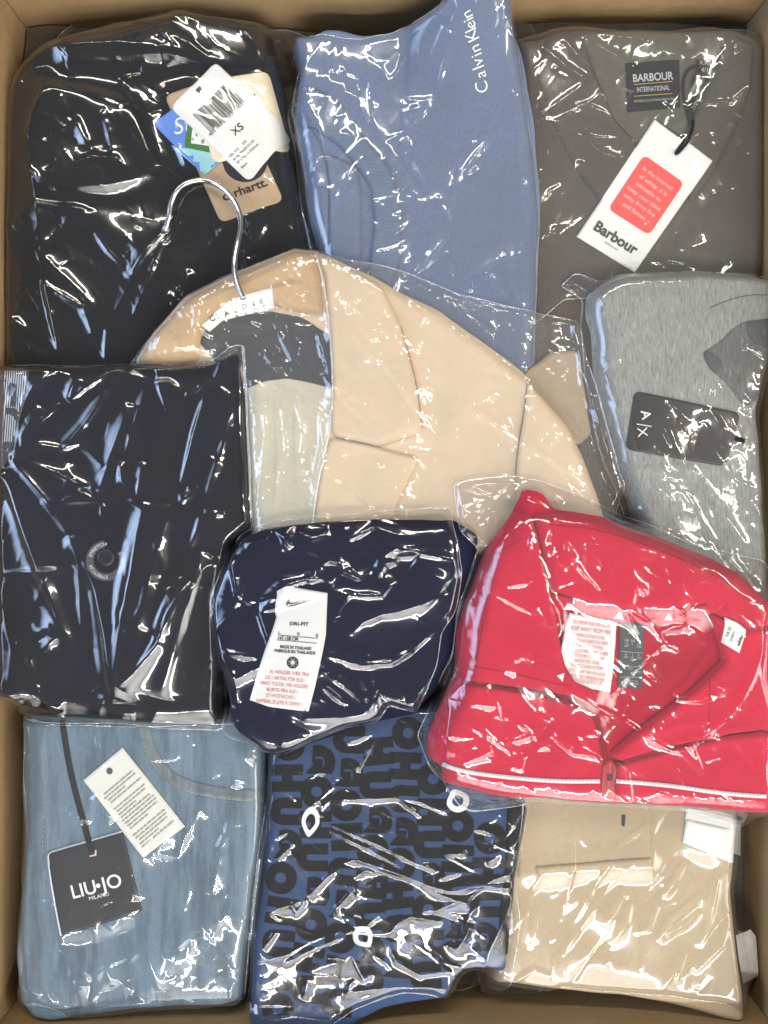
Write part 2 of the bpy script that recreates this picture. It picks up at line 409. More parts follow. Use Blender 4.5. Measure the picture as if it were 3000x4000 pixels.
def patch(name, parent, pts, mat, thick=.002, edge=12, base=0, step=8, creases=(), rnd=(), noise=None, floor=None, round_=1, wob=0, seed=1, lift=0.0004):
    """a piece of cloth or card lying on the pile: follows what is under it, has a thickness and a rolled edge"""
    r = np.random.default_rng(seed)
    P = np.array(pts, float)
    if wob: P = wobble(P, wob, seed)
    if round_: P = chaikin(P, round_)
    c = P.mean(0)
    smp = np.vstack([P*.5+c*.5, P*.8+c*.2, [c]])
    zb = float(np.mean(sample(H, smp[:, 0], smp[:, 1])))
    if floor is not None: zb = max(zb, floor)
    zbar = zb+thick
    P = to_plane(P, zb+.3*thick) if floor is not None else edge_plane(P, thick*.5)
    Pu = P; P = inbox(P)
    i0, i1, j0, j1, X, Y = window(P)
    ins = inside(X, Y, P); D, _, _, _, _ = seg_dist(X, Y, Pu)
    d = np.where(inside(X, Y, Pu), D, 0)
    Hl = H[j0:j1, i0:i1]; B = blur(Hl, base/ST) if base else Hl
    t = np.clip(d/edge, 0, 1); prof = np.sqrt(np.clip(1-(1-t)**2, 0, 1))
    if floor is None: z = B+thick*prof
    else:       # a whole garment: sits down between its neighbours, and only rides up thinly where it overlaps one
        z = np.maximum(np.maximum(floor+thick*prof, blur(Hl, 10)+.007*prof), Hl+.003*prof)
        z = np.maximum(soften(blur(z, 2)), Hl+.0004)
    Wz = np.zeros(z.shape)
    cs = []
    for item in creases: cs += [(a, w, s, to_plane(q, zbar)) for a, w, s, q in item]
    for q in rnd: cs += rnd_creases(P, *q, r)
    add_creases(Wz, GX0+ST*i0, GY0+ST*j0, cs, r)
    if noise: Wz += noise[0]*0.0006*blur(fnoise(z.shape, 0, 0, noise[1]*1.2, r, 2), 4)
    z = z+Wz*np.clip(d/(edge*1.5), 0, 1)
    z = np.maximum(z, Hl+lift)
    o = grid_mesh(name, P, lambda u, v: sample(z, u, v, GX0+ST*i0, GY0+ST*j0), mat, parent, step)
    H[j0:j1, i0:i1] = np.where(ins, np.maximum(Hl, z), Hl)
    return o

def film(name, parent, pts, mat, gap=.0012, span=6, soft=6, creases=(), rnd=(), noise=(0.8, 130), step=4, seed=1, wob=6, rim=26, edgew=2.2, thin=(60, 1.0)):
    r = np.random.default_rng(seed)
    P = chaikin(wobble(np.array(pts, float), wob, seed), 1)
    c = P.mean(0)
    smp = np.vstack([P*.4+c*.6, P*.7+c*.3, [c]])
    zbar = float(np.mean(sample(H, smp[:, 0], smp[:, 1])))+gap
    P = edge_plane(P, gap)
    Pu = P; P = inbox(P)
    i0, i1, j0, j1, X, Y = window(P, 160)
    ins = inside(X, Y, P); D, _, _, _, _ = seg_dist(X, Y, Pu); d = np.where(inside(X, Y, Pu), D, 0)
    Hl = H[j0:j1, i0:i1]
    E = blur(maxf(Hl, span), soft)
    Wz = np.zeros(E.shape); cs = []
    for item in creases: cs += [(a, w, s, to_plane(q, zbar)) for a, w, s, q in item]
    for q in rnd: cs += rnd_creases(P, *q, r)
    ang0, dens = thin; area = float(np.ptp(P[:, 0])*np.ptp(P[:, 1]))/1e6
    cs += rnd_creases(P, int(95*dens*area), (70, 330), (.12, .42), (2.6, 5.0), ang0, 16, r, .05)+rnd_creases(P, int(70*dens*area), (25, 110), (.12, .40), (2.4, 4.5), ang0+50, 60, r, .10)
    add_creases(Wz, GX0+ST*i0, GY0+ST*j0, cs, r)
    if noise: Wz += noise[0]*0.001*blur(fnoise(E.shape, 0, 0, noise[1]*1.4, r, 2), 5)
    k = np.clip(d/rim, 0, 1); k = k*k*(3-2*k)
    low = blur(maxf(Hl, 2), 3)+.0006
    z = low*(1-k)+(E+gap)*k+Wz*(0.35+0.65*k)
    z = np.maximum(z, Hl+.0004)
    z = np.maximum(soften(z), Hl+.0003)
    o = grid_mesh(name, P, lambda u, v: sample(z, u, v, GX0+ST*i0, GY0+ST*j0), mat, parent, step)
    H[j0:j1, i0:i1] = np.where(ins, np.maximum(Hl, z), Hl)
    # the welded or cut edge of the bag, a little thicker than the film
    ring = np.vstack([P, P[:1]]); VV, FF = [], []; n = 0; ctr = P.mean(0)
    ok = (np.abs(ring[:, 0]-np.clip(ring[:, 0], (BL+.002)/S+1500, (BR-.002)/S+1500)) < 1) & (np.abs(ring[:, 1]-np.clip(ring[:, 1], 2000-(BT-.002)/S, 2000-(BB+.002)/S)) < 1)
    run = []
    runs = []
    for p, k_ in zip(ring, ok):
        if k_: run.append(p)
        else:
            if len(run) > 4: runs.append(np.array(run))
            run = []
    if len(run) > 4: runs.append(np.array(run))
    for q in runs:
        q = CEN+(q-CEN)   # already on the plan
        T = np.gradient(q, axis=0); T /= np.hypot(*T.T)[:, None]+1e-9; Nn = np.column_stack([-T[:, 1], T[:, 0]])
        w = edgew*(.5+.5*np.abs(np.sin(np.arange(len(q))*.7+seed)))
        cols = []
        for c, hz in ((-1, 0), (0, 1), (1, 0)):
            u = q+Nn*(w*c)[:, None]; cols.append(world(u[:, 0], u[:, 1], sample(H, u[:, 0], u[:, 1])+.0003+.0007*hz))
        V = np.stack(cols, 1).reshape(-1, 3)
        for i in range(len(q)-1):
            for k in (0, 1): FF.append([n+i*3+k, n+(i+1)*3+k, n+(i+1)*3+k+1, n+i*3+k+1])
        VV.append(V); n += len(V)
    if VV: mesh('bag_edge', np.vstack(VV), FF, F_SEAL, parent)
    return o

def tube(name, parent, pts, rad, mat, lift=0.0, zs=None, seg=10, smooth=3, closed=False):
    """a round cord or wire; pts in photo pixels, rad in metres, resting on the pile (or at heights zs)"""
    p = np.array(pts, float)
    if zs is not None:
        zz = np.array(zs, float); q = np.column_stack([to_plane(p, zz), zz])
        for _ in range(smooth):
            a, b = q[:-1], q[1:]; m = np.stack([a*.75+b*.25, a*.25+b*.75], 1).reshape(-1, 3); q = np.vstack([q[:1], m, q[-1:]])
    else:
        p = chaikin(p, smooth, closed)
        u = auto_plane(p, rad+lift); z = sample(maxf(H, 0), u[:, 0], u[:, 1])+rad+lift
        if len(z) > 6:
            zp = np.pad(z, 3, mode='edge'); z = np.maximum(z, np.convolve(zp, np.ones(7)/7, 'valid'))
        q = np.column_stack([u, z])
    C = world(q[:, 0], q[:, 1], q[:, 2])
    T = np.gradient(C, axis=0); T /= np.linalg.norm(T, axis=1)[:, None]+1e-12
    up = np.array([0, 0, 1.0]); Sd = np.cross(T, up); Sd /= np.linalg.norm(Sd, axis=1)[:, None]+1e-9; U = np.cross(Sd, T)
    V = []
    for a in np.arange(seg)/seg*2*math.pi: V.append(C+rad*(math.cos(a)*Sd+math.sin(a)*U))
    V = np.stack(V, 1).reshape(-1, 3); n = len(C); F = []
    for i in range(n-1):
        for k in range(seg):
            F.append([i*seg+k, i*seg+(k+1) % seg, (i+1)*seg+(k+1) % seg, (i+1)*seg+k])
    F.append(list(range(seg))[::-1]); F.append([(n-1)*seg+k for k in range(seg)])
    return mesh(name, V, F, mat, parent)

def ribbon(name, parent, pts, width, mat, eps=.0006, thick=0.0, smooth=3, taper=False, geom=False):
    p = chaikin(np.array(pts, float), smooth, False)
    # resample at about 8 px
    ln = np.concatenate([[0], np.cumsum(np.hypot(*np.diff(p, axis=0).T))]); n = max(3, int(ln[-1]/9)); t = np.linspace(0, ln[-1], n)
    p = np.column_stack([np.interp(t, ln, p[:, 0]), np.interp(t, ln, p[:, 1])])
    T = np.gradient(p, axis=0); T /= np.hypot(*T.T)[:, None]; N_ = np.column_stack([-T[:, 1], T[:, 0]])
    wd = np.full(n, width/2.0)
    if taper: wd *= np.clip(np.sin(np.linspace(0.05, math.pi-.05, n)), 0, 1)**.5
    cols = np.array([-1, -.6, 0, .6, 1]); V = []
    for c, hz in zip(cols, (0, 1, 1, 1, 0)):
        u = auto_plane(p+N_*(wd*c)[:, None], eps); V.append(world(u[:, 0], u[:, 1], sample(H, u[:, 0], u[:, 1])+eps+thick*hz))
    V = np.stack(V, 1).reshape(-1, 3); F = []
    for i in range(n-1):
        for k in range(4): F.append([i*5+k, (i+1)*5+k, (i+1)*5+k+1, i*5+k+1])
    if geom: return V, F
    return mesh(name, V, F, mat, parent)
def ribbons(name, parent, lst, width, mat, eps=.0006, thick=0.0, smooth=1):
    VV = []; FF = []; n = 0
    for p in lst:
        V, F = ribbon(name, None, p, width, mat, eps, thick, smooth, geom=True)
        VV.append(V); FF += [[i+n for i in f] for f in F]; n += len(V)
    return mesh(name, np.vstack(VV), FF, mat, parent)
def stitches(name, parent, pts, mat, width=3, dash=14, gapl=8, eps=.0006, smooth=3):
    p = chaikin(np.array(pts, float), smooth, False)
    ln = np.concatenate([[0], np.cumsum(np.hypot(*np.diff(p, axis=0).T))]); out = []
    s = 0.0
    while s+dash < ln[-1]:
        t = np.linspace(s, s+dash, 3); out.append(np.column_stack([np.interp(t, ln, p[:, 0]), np.interp(t, ln, p[:, 1])])); s += dash+gapl
    return ribbons(name, parent, out, width, mat, eps, 0.0003, 0)

def decal(name, parent, polys, mat, eps=.0004, cut=0):
    """flat print: list of polygons (photo px), laid onto the surface below, cut finely enough to follow it"""
    bm = bmesh.new()
    for P in polys:
        vs = [bm.verts.new((float(x), float(y), 0)) for x, y in P]
        try: bm.faces.new(vs)
        except Exception: pass
    return _decal(bm, name, parent, mat, eps, cut)
def _decal(bm, name, parent, mat, eps, cut):
    bmesh.ops.triangulate(bm, faces=bm.faces[:])
    if cut:
        co = np.array([v.co[:2] for v in bm.verts]); lo = co.min(0); hi = co.max(0)
        for ax in (0, 1):
            nrm = (1, 0, 0) if ax == 0 else (0, 1, 0)
            for c in np.arange(lo[ax]+cut, hi[ax], cut):
                bmesh.ops.bisect_plane(bm, geom=bm.verts[:]+bm.edges[:]+bm.faces[:], dist=1e-4, plane_co=(c, c, 0), plane_no=nrm)
        bmesh.ops.triangulate(bm, faces=bm.faces[:])
    bm.verts.index_update()
    p = np.array([v.co[:2] for v in bm.verts]); F = [[v.index for v in f.verts] for f in bm.faces]
    bm.free()
    u = auto_plane(p, eps); z = sample(H, u[:, 0], u[:, 1])+eps
    V = world(u[:, 0], u[:, 1], z)
    # face up
    FF = []
    for f in F:
        a, b, c = V[f[0]], V[f[1]], V[f[2]]
        FF.append(f if np.cross(b-a, c-a)[2] >= 0 else f[::-1])
    return mesh(name, V, FF, mat, parent)

_tcache = {}
def glyphs(body, bold=0.0, spacing=1.0):
    key = (body, bold, spacing)
    if key in _tcache: return _tcache[key]
    cu = bpy.data.curves.new('t', 'FONT'); cu.body = body; cu.size = 1; cu.resolution_u = 4; cu.offset = bold; cu.space_character = spacing; cu.fill_mode = 'FRONT'
    ob = bpy.data.objects.new('t', cu); COL.objects.link(ob)
    dg = bpy.context.evaluated_depsgraph_get(); me = bpy.data.meshes.new_from_object(ob.evaluated_get(dg))
    V = np.array([v.co[:2] for v in me.vertices]).reshape(-1, 2); F = [list(p.vertices) for p in me.polygons]
    bpy.data.objects.remove(ob); bpy.data.curves.remove(cu); bpy.data.meshes.remove(me)
    _tcache[key] = (V, F); return V, F
CAP = None
def text(name, parent, items, mat, eps=.0004, cut=0):
    """items: (body, x, y, angle_deg clockwise, cap height px[, dict(align, bold, spacing, width, shear, fx, arc)]); the anchor is the baseline"""
    global CAP
    if CAP is None: CAP = float(np.ptp(glyphs('H')[0][:, 1]))
    bm = bmesh.new()
    for it in items:
        body, ax, ay, ang, cap = it[:5]; o = it[5] if len(it) > 5 else {}
        V, F = glyphs(body, o.get('bold', 0.0), o.get('spacing', 1.0))
        if len(V) == 0: continue
        V = V*cap/CAP
        lo, hi = V[:, 0].min(), V[:, 0].max()
        fx = o.get('fx', 1.0)
        if 'width' in o: fx = o['width']/max(hi-lo, 1e-6)
        al = o.get('align', 'C')
        off = {'C': (lo+hi)/2, 'L': lo, 'R': hi}[al]
        x = (V[:, 0]-off)*fx+V[:, 1]*o.get('shear', 0.0); y = V[:, 1]
        if 'arc' in o:      # along a circle of that radius (px); clockwise, tops outward
            R = o['arc']; a0 = math.radians(ang)+x/R
            p = np.column_stack([ax+(R+y)*np.sin(a0), ay-(R+y)*np.cos(a0)])
        else:
            a = math.radians(ang); ca, sa = math.cos(a), math.sin(a)
            p = np.column_stack([ax+x*ca+y*sa, ay+x*sa-y*ca])
        vs = [bm.verts.new((float(q[0]), float(q[1]), 0)) for q in p]
        for f in F:
            try: bm.faces.new([vs[i] for i in f])
            except Exception: pass
    return _decal(bm, name, parent, mat, eps, cut)
def rrect(cx, cy, w, h, ang, r, n=6):
    a = math.radians(ang); out = []
    for sx, sy, a0 in ((1, -1, -90), (1, 1, 0), (-1, 1, 90), (-1, -1, 180)):
        for k in range(n+1):
            t = math.radians(a0+90*k/n)
            out.append((sx*(w/2-r)+r*math.cos(t), sy*(h/2-r)+r*math.sin(t)))
    q = np.array(out); ca, sa = math.cos(a), math.sin(a)
    return np.column_stack([cx+q[:, 0]*ca-q[:, 1]*sa, cy+q[:, 0]*sa+q[:, 1]*ca])
def rquad(P, r, n=5):
    """round the corners of a polygon by r px"""
    P = np.array(P, float); out = []
    for i in range(len(P)):
        a, b, c = P[i-1], P[i], P[(i+1) % len(P)]
        u = (a-b)/np.hypot(*(a-b)); v = (c-b)/np.hypot(*(c-b)); rr = min(r, .45*np.hypot(*(a-b)), .45*np.hypot(*(c-b)))
        p0 = b+u*rr; p1 = b+v*rr
        for k in range(n+1):
            t = k/n; out.append(p0*(1-t)**2+b*2*t*(1-t)+p1*t*t)
    return np.array(out)
# ------------------------------------------------------------------ the box
cardb = cloth('cardboard', (0.38, 0.26, 0.135), 'plain', var=.16, bump=.4, spec=.2)
def _card(m):
    nt = m.node_tree; bs = [n for n in nt.nodes if n.type == 'BSDF_PRINCIPLED'][0]; src = bs.inputs['Base Color'].links[0].from_socket
    tc = nt.nodes.new('ShaderNodeTexCoord'); mp = nt.nodes.new('ShaderNodeMapping'); mp.inputs['Scale'].default_value = (60, 60, 160); nt.links.new(tc.outputs['Object'], mp.inputs[0])
    n = nt.nodes.new('ShaderNodeTexNoise'); n.inputs['Scale'].default_value = 1; n.inputs['Detail'].default_value = 6; n.inputs['Roughness'].default_value = .7; nt.links.new(mp.outputs[0], n.inputs['Vector'])
    r = nt.nodes.new('ShaderNodeMapRange'); r.inputs[1].default_value = .4; r.inputs[2].default_value = .8; nt.links.new(n.outputs[0], r.inputs[0])
    q = nt.nodes.new('ShaderNodeMixRGB'); nt.links.new(r.outputs[0], q.inputs[0]); nt.links.new(src, q.inputs[1]); q.inputs[2].default_value = (.31, .195, .085, 1); nt.links.new(q.outputs[0], bs.inputs['Base Color'])
_card(cardb)
def box_quad(name, parent, a, b, z0, z1, th, mat, nrm):
    """a wall of board between plan points a and b, thickness th outwards"""
    a = np.array(a); b = np.array(b); n = np.array(nrm)*th
    bm = bmesh.new(); pts = []
    for z in (z0, z1):
        for p in (a, b, b+n, a+n): pts.append(bm.verts.new((p[0], p[1], z)))
    for f in ((0, 1, 2, 3), (7, 6, 5, 4), (0, 4, 5, 1), (1, 5, 6, 2), (2, 6, 7, 3), (3, 7, 4, 0)):
        bm.faces.new([pts[i] for i in f])
    bmesh.ops.recalc_face_normals(bm, faces=bm.faces[:])
    bmesh.ops.bevel(bm, geom=bm.edges[:], offset=0.0008, segments=1, affect='EDGES')
    V = [v.co[:] for v in bm.verts]; bm.verts.index_update(); F = [[v.index for v in f.verts] for f in bm.faces]; bm.free()
    return mesh(name, V, F, mat, parent, False)
box = thing('cardboard_box', 'open brown cardboard carton packed full with bagged clothes', 'box', (1500, 2000, -0.16))
box_quad('side_panel', box, (BL, BB), (BL, BT), -0.16, 0.035, 0.005, cardb, (-1, 0))
box_quad('side_panel', box, (BR, BB), (BR, BT), -0.16, 0.035, 0.005, cardb, (1, 0))
box_quad('end_panel', box, (BL-.0055, BT+.0005), (BR+.0055, BT+.0005), -0.16, 0.035, 0.005, cardb, (0, 1))
box_quad('end_panel', box, (BL-.0055, BB-.0005), (BR+.0055, BB-.0005), -0.16, 0.035, 0.005, cardb, (0, -1))
box_quad('bottom_panel', box, (BL-.005, BB-.005), (BR+.005, BB-.005), -0.166, -0.161, BT-BB+.01, cardb, (0, 1))

lowm = cloth('dark_packing_cloth', (.10, .085, .07), 'plain')
P0 = np.array([[(BL+.002)/S+1500, 2000-(BT-.002)/S], [(BR-.002)/S+1500, 2000-(BT-.002)/S], [(BR-.002)/S+1500, 2000-(BB+.002)/S], [(BL+.002)/S+1500, 2000-(BB+.002)/S]])
i0, i1, j0, j1, X, Y = window(P0, 20)
zl = -.046+.006*fnoise(X.shape, 0, 0, 500, np.random.default_rng(2))
lo_ = grid_mesh('lower_clothes', P0, lambda u, v: sample(zl, u, v, GX0+ST*i0, GY0+ST*j0), lowm, None, 40)
lo_['kind'] = 'stuff'; lo_['label'] = 'dark folded clothes just showing in the gaps under the bags'; lo_['category'] = 'clothes'
H[:] = -.04
# ------------------------------------------------------------------ films
F_CLEAR = filmmat('clear_film', haze=0.026, rough=.03, facet=.03, fine=.01)
F_DARK = filmmat('glossy_film', haze=0.006, rough=.035, rough2=.085, facet=.018, cell=60, fine=.008, refl=1.8)
F_CRISP = filmmat('crisp_film', haze=0.012, rough=.028, facet=.04, cell=75, fine=.012, refl=1.3)
F_MILK = filmmat('milky_film', haze=0.055, rough=.03, facet=.13, cell=120, fine=.06, refl=1.6)
F_SOFT = filmmat('soft_film', haze=0.03, rough=.035, facet=.02, cell=70, fine=.008, refl=1.6, stretch=(1.6, .6), rot=.55)
F_SEAL = filmmat('sealed_edge_film', haze=0.22, rough=.12, refl=2.5, facet=.3, cell=300, fine=0)
G_BAG = 'clear plastic bags around the folded clothes'
def bag(label, at):
    return thing('plastic_bag', label, 'plastic bag', at, G_BAG)

PAPER = plain('white_card', (0.78, 0.77, 0.73), 0.6, 0, 0.3, 0.03, 0.06)
SATIN = plain('white_satin_label', (0.74, 0.74, 0.71), 0.5, 0, 0.4, 0.05, 0.15, 400)
BLACKPRINT = plain('black_print', (0.015, 0.015, 0.016), 0.6, 0, 0.3)
GREYPRINT = plain('grey_print', (0.30, 0.28, 0.25), 0.7, 0, 0.2)
WHITEPRINT = plain('white_print', (0.80, 0.80, 0.77), 0.6, 0, 0.3)
SILVERPRINT = plain('silver_print', (0.42, 0.43, 0.43), 0.5, 0, 0.3)
REDPRINT = plain('red_print', (0.62, 0.07, 0.08), 0.6, 0, 0.3)
CORD = cloth('black_cord', (0.018, 0.018, 0.02), bump=0.6)

# ================================================================== brown shirt jacket (far right corner)
taupe = cloth('taupe_cloth', (0.095, 0.075, 0.066), 'knit', var=0.15, col2=(0.105, 0.094, 0.072))
taupe_in = cloth('taupe_lining', (0.12, 0.108, 0.082), 'knit', var=0.12)
jk = thing('jacket', 'folded dark taupe jacket with black neck label and wide collar', 'jacket', Z3('950,1000')[0].tolist()+[-0.05], 'folded clothes packed in the carton')
patch('body', jk, Z3('60,270 240,255 310,210 480,190 700,200 1000,208 1300,200 1390,185 1580,255 1640,330 1640,1000 1630,1640 1600,1760 1500,3000 600,3300 100,3300 100,1500 80,800'), taupe, .045, 70, 0, 8, floor=-.05, wob=5, seed=3, noise=(1.2, 160),
      creases=[parse(Z3, '''@-2,14 1110,1320 1110,1720
      @2,30 230,430 300,700 520,1090
      @2,25 300,1330 500,1480 700,1640
      @-1.5,10 1560,520 1500,700 1330,1060''')])
patch('neck_lining', jk, Z3('505,225 760,205 1060,212 1392,190 1362,340 1210,680 1140,850 960,735 860,895 720,745 600,480'), taupe_in, .0012, 12, 20, 8, wob=2, seed=4, noise=(.8, 120), creases=[parse(Z3, '@1.2,12 560,330 800,370 1100,350 1350,290')])
patch('lapel', jk, Z3('285,235 500,205 600,480 720,745 850,890 860,1000 740,1120 630,1240 500,1080 330,760 235,450'), taupe, .004, 22, 25, 8, wob=3, seed=5, noise=(.7, 110))
patch('lapel', jk, Z3('1396,195 1580,285 1552,540 1480,750 1310,1090 1180,1250 1130,1000 1145,860 1210,690 1310,490 1375,330'), taupe, .0035, 20, 25, 8, wob=3, seed=6, noise=(.7, 110))
lb = patch('neck_label', jk, Z3('780,388 1112,368 1120,660 792,692'), plain('black_woven_label', (0.013, 0.015, 0.015), .8, 0, .2, .1, .3, 600), .0012, 6, 20, 4, round_=0)
text('lettering', lb, [('BARBOUR', *Z3('952,497')[0], -4, 29, dict(width=158, bold=.022)), ('INTERNATIONAL', *Z3('952,562')[0], -4, 19, dict(width=128, bold=.01)), ('MOTORCYCLE CLOTHING SINCE 1936', *Z3('955,624')[0], -4, 9, dict(width=155))], SILVERPRINT)
GOLD = plain('gold_thread', (.42, .27, .06), .6)
for p in ('830,522 1070,502', '832,594 1070,577'): ribbon('gold_line', lb, Z3(p), 3, GOLD, .0004)
sl = patch('size_label', jk, Z3('1212,366 1342,360 1300,484 1224,470'), plain('charcoal_label', (.02, .022, .022), .8, 0, .2, .1), .001, 5, 20, 4, round_=0)
text('lettering', sl, [('XXL', *Z3('1270,400')[0], 3, 17), ('14/15', *Z3('1272,445')[0], 5, 17)], SILVERPRINT)
ht = thing('hang_tag', 'white hang tag with a red rounded panel, threaded on black cord', 'hang tag', Z3('900,1200')[0])
tg = patch('card', ht, Z3('960,733 1318,992 838,1682 478,1460'), PAPER, .0022, 6, 45, 5, round_=0)
rd = decal('red_panel', ht, [rquad(Z3('895,955 1142,1130 925,1452 672,1290'), 26)], plain('coral_print', (0.86, 0.085, 0.075), .55, 0, .3, .03), .0003, 25)
k = ['In the interest', 'of safety, it is', 'advisable to', 'keep your child', 'away from fire', 'and flames.']
PINKP = plain('pale_pink_print', (.92, .55, .50), .6)
text('lettering', ht, [(t, *Z13(f'{808-40*i},{1224+57*i}')[0], 35.5, 17) for i, t in enumerate(k)], PINKP, .0006)
text('lettering', ht, [('Barbour', *Z13('437,1760')[0], 32, 40, dict(width=190, bold=.028)), ('barbour.com', *Z13('415,1800')[0], 32, 8)], plain('dark_green_print', (.03, .05, .045), .6), .0005)
tube('cord', ht, Z3('1235,400 1160,425 1130,520 1145,640 1172,740 1182,800 1155,850 1110,915 1085,948 1100,950 1150,895 1178,855'), .0011, CORD)
tube('cord', ht, Z3('1240,425 1195,490 1180,600 1192,700 1200,780 1185,820 1165,865'), .0011, CORD, lift=.0006)
tube('cord', ht, Z3('1290,480 1240,560 1205,615 1175,655 1168,690'), .0009, CORD)
bg = bag('clear bag with long soft folds around the taupe jacket', Z3('950,1000')[0])
film('film', bg, Z3('40,10 150,110 250,205 430,150 700,182 1000,192 1300,170 1480,180 1645,188 1655,340 1650,1700 1500,1740 1000,1800 400,1850 250,1980 60,1990 100,1000 60,300'), F_SOFT, .002, thin=(125, 1.0), seed=11, creases=[parse(Z3, '''
480,215 520,190 700,218 980,252
480,215 600,280 690,332 850,430
@1.2,14 60,40 250,215 250,285 400,420 510,490 500,540 380,630 250,720 235,750
370,220 500,385 600,440 690,492
@1.6,16 235,750 390,765 530,860 620,950 770,1000
430,650 560,670 640,705 730,790 840,885
@1.6,18 250,740 350,840 415,920 400,1050 345,1232
300,880 320,1055
@1.3,10 1390,282 1520,300 1440,352
@1.3,10 1390,285 1450,260 1525,295
1440,352 1530,430 1540,550 1430,640 1300,642 1150,652 1090,622
1190,1212 1250,1440 1200,1500 1000,1527
@1.6,14 1000,1540 1300,1572 1450,1622
@1.4,12 920,1600 1220,1652
@2,22 500,1000 400,1185
@1.6,16 350,1400 270,1500
@1.2,10 440,960 370,1230
@1.8,30 620,560 700,720 840,880
@1.8,40 1300,1000 1200,1300 1250,1500''', 1.2, 11)], rnd=[(26, (60, 300), (.4, 1.3), (5, 14), 120, 50), (24, (25, 90), (.3, .9), (4, 8), 100, 60)], noise=(.35, 180))

# ================================================================== black hooded pullover (far left corner)
blk = cloth('black_fleece', (0.013, 0.013, 0.015), 'plain', var=0.3, sheen=.05)
pv = thing('pullover', 'black quilted pullover folded with its collar showing', 'pullover', Z1('800,1000')[0].tolist()+[-0.05], 'folded clothes packed in the carton')
patch('body', pv, Z1('20,2300 5,1500 20,1100 25,700 70,480 150,370 260,260 480,190 700,140 880,100 980,70 1060,100 1250,120 1390,150 1440,350 1510,600 1530,850 1590,1100 1650,1290 1650,1600 1100,2300'), blk, .05, 90, 0, 8, floor=-.05, wob=8, seed=21, noise=(1.5, 170),
      creases=[parse(Z1, '@3,30 300,1000 600,1200 900,1400\n@3,40 1400,1000 1250,1400\n@2.5,30 700,1100 760,1400 640,1800')])
patch('collar', pv, Z1('235,440 460,500 700,560 830,880 640,960 450,975 180,965 130,710'), blk, .007, 40, 30, 8, wob=6, seed=22, noise=(1.2, 120))
patch('sleeve', pv, Z1('330,260 700,160 960,80 1240,130 1380,160 1380,330 1160,345 860,300 560,310 340,320'), blk, .006, 40, 20, 8, wob=6, seed=23, noise=(1.2, 100))
KRAFT = plain('kraft_card', (.46, .33, .21), .8, 0, .15, .10, .2, 250)
G_T = 'hang tags fanned out on the black pullover'
k1 = thing('hang_tag', 'brown kraft hang tag, lowest of the fanned tags, with black emblem', 'hang tag', Z12('900,1200')[0], G_T)
patch('card', k1, rquad(Z12('232,440 850,230 1425,1490 795,1712'), 30), KRAFT, .0025, 6, 40, 5, round_=0)
cx, cy = Z12('1040,1090')[0]
ring = [(cx+88*math.cos(t), cy+84*math.sin(t)) for t in np.linspace(0, 2*math.pi, 40, endpoint=False)]
decal('emblem', k1, [ring], BLACKPRINT, .0003, 20)
text('lettering', k1, [('carhartt.', *Z12('1050,1415')[0], -19.5, 32, dict(width=184, bold=.02))], BLACKPRINT, .0004)
k2 = thing('hang_tag', 'blue and turquoise hang tag with white script poking out on the left', 'hang tag', Z12('400,850')[0], G_T)
patch('card', k2, rquad(Z12('112,715 560,400 1000,900 640,1245'), 20), plain('blue_card', (.12, .24, .66), .5, 0, .4, .05), .0012, 5, 40, 5, round_=0)
decal('lower_half', k2, [rquad(Z12('335,968 690,968 800,1090 640,1238'), 6)], plain('turquoise_print', (.30, .60, .62), .5, 0, .4, .04), .0003, 25)
text('lettering', k2, [('St', *Z12('420,815')[0], -12, 62, dict(shear=.25))], WHITEPRINT, .0004)
k3 = thing('hang_tag', 'small green bordered white hang tag under the cream one', 'hang tag', Z12('560,880')[0], G_T)
patch('card', k3, rquad(Z12('470,690 1000,640 1050,1060 690,1012 435,958'), 14), plain('green_card', (.06, .17, .035), .6, 0, .3, .05), .0009, 5, 35, 4, round_=0)
decal('white_panel', k3, [Z12('512,780 900,700 920,980 500,918')], PAPER, .0003, 25)
decal('print_mark', k3, [Z12('600,890 625,870 640,885 625,925 605,920'), Z12('508,870 528,868 525,885 508,890'), Z12('540,830 560,815 570,850 552,850')], GREYPRINT, .0005)
k4 = thing('hang_tag', 'large cream hang tag with small green print behind the white barcode tag', 'hang tag', Z12('1200,700')[0], G_T)
patch('card', k4, rquad(Z12('560,300 1272,203 1495,1000 710,1115'), 34), plain('cream_card', (.78, .69, .50), .6, 0, .3, .03), .0012, 6, 40, 5, round_=0)
decal('green_mark', k4, [Z12('1035,370 1080,380 1075,405'), Z12('1125,415 1155,440 1130,455 1115,435'), Z12('1135,462 1160,455 1155,482')], plain('dark_green_mark', (.02, .09, .04), .6), .0004)
k5 = thing('hang_tag', 'white barcode price tag marked XS, topmost of the fanned tags', 'hang tag', Z12('900,700')[0], G_T)
patch('card', k5, rquad(Z12('745,98 1505,872 1075,1302 292,560'), 27), PAPER, .0016, 6, 45, 5, round_=0)
decal('slot', k5, [rquad(Z12('488,318 530,300 600,360 612,398 590,416 560,404'), 5)], BLACKPRINT, .0004)
rb = np.random.default_rng(5); bars = []; t = 0.0
while t < 1.0:
    w = rb.choice([.009, .009, .017, .026]); g = rb.choice([.009, .010, .016, .022])
    a0 = np.array([520, 632])+t*np.array([325, -312]); a1 = np.array([520, 632])+min(1, t+w)*np.array([325, -312]); dv = np.array([178, 176])*(1.12 if t < .02 or t > .975 or .49 < t < .52 else 1)
    bars.append(np.array([a0, a1, a1+dv, a0+dv])*.3918+np.array([550, 200])); t += w+g
decal('barcode', k5, bars, BLACKPRINT, .0004)
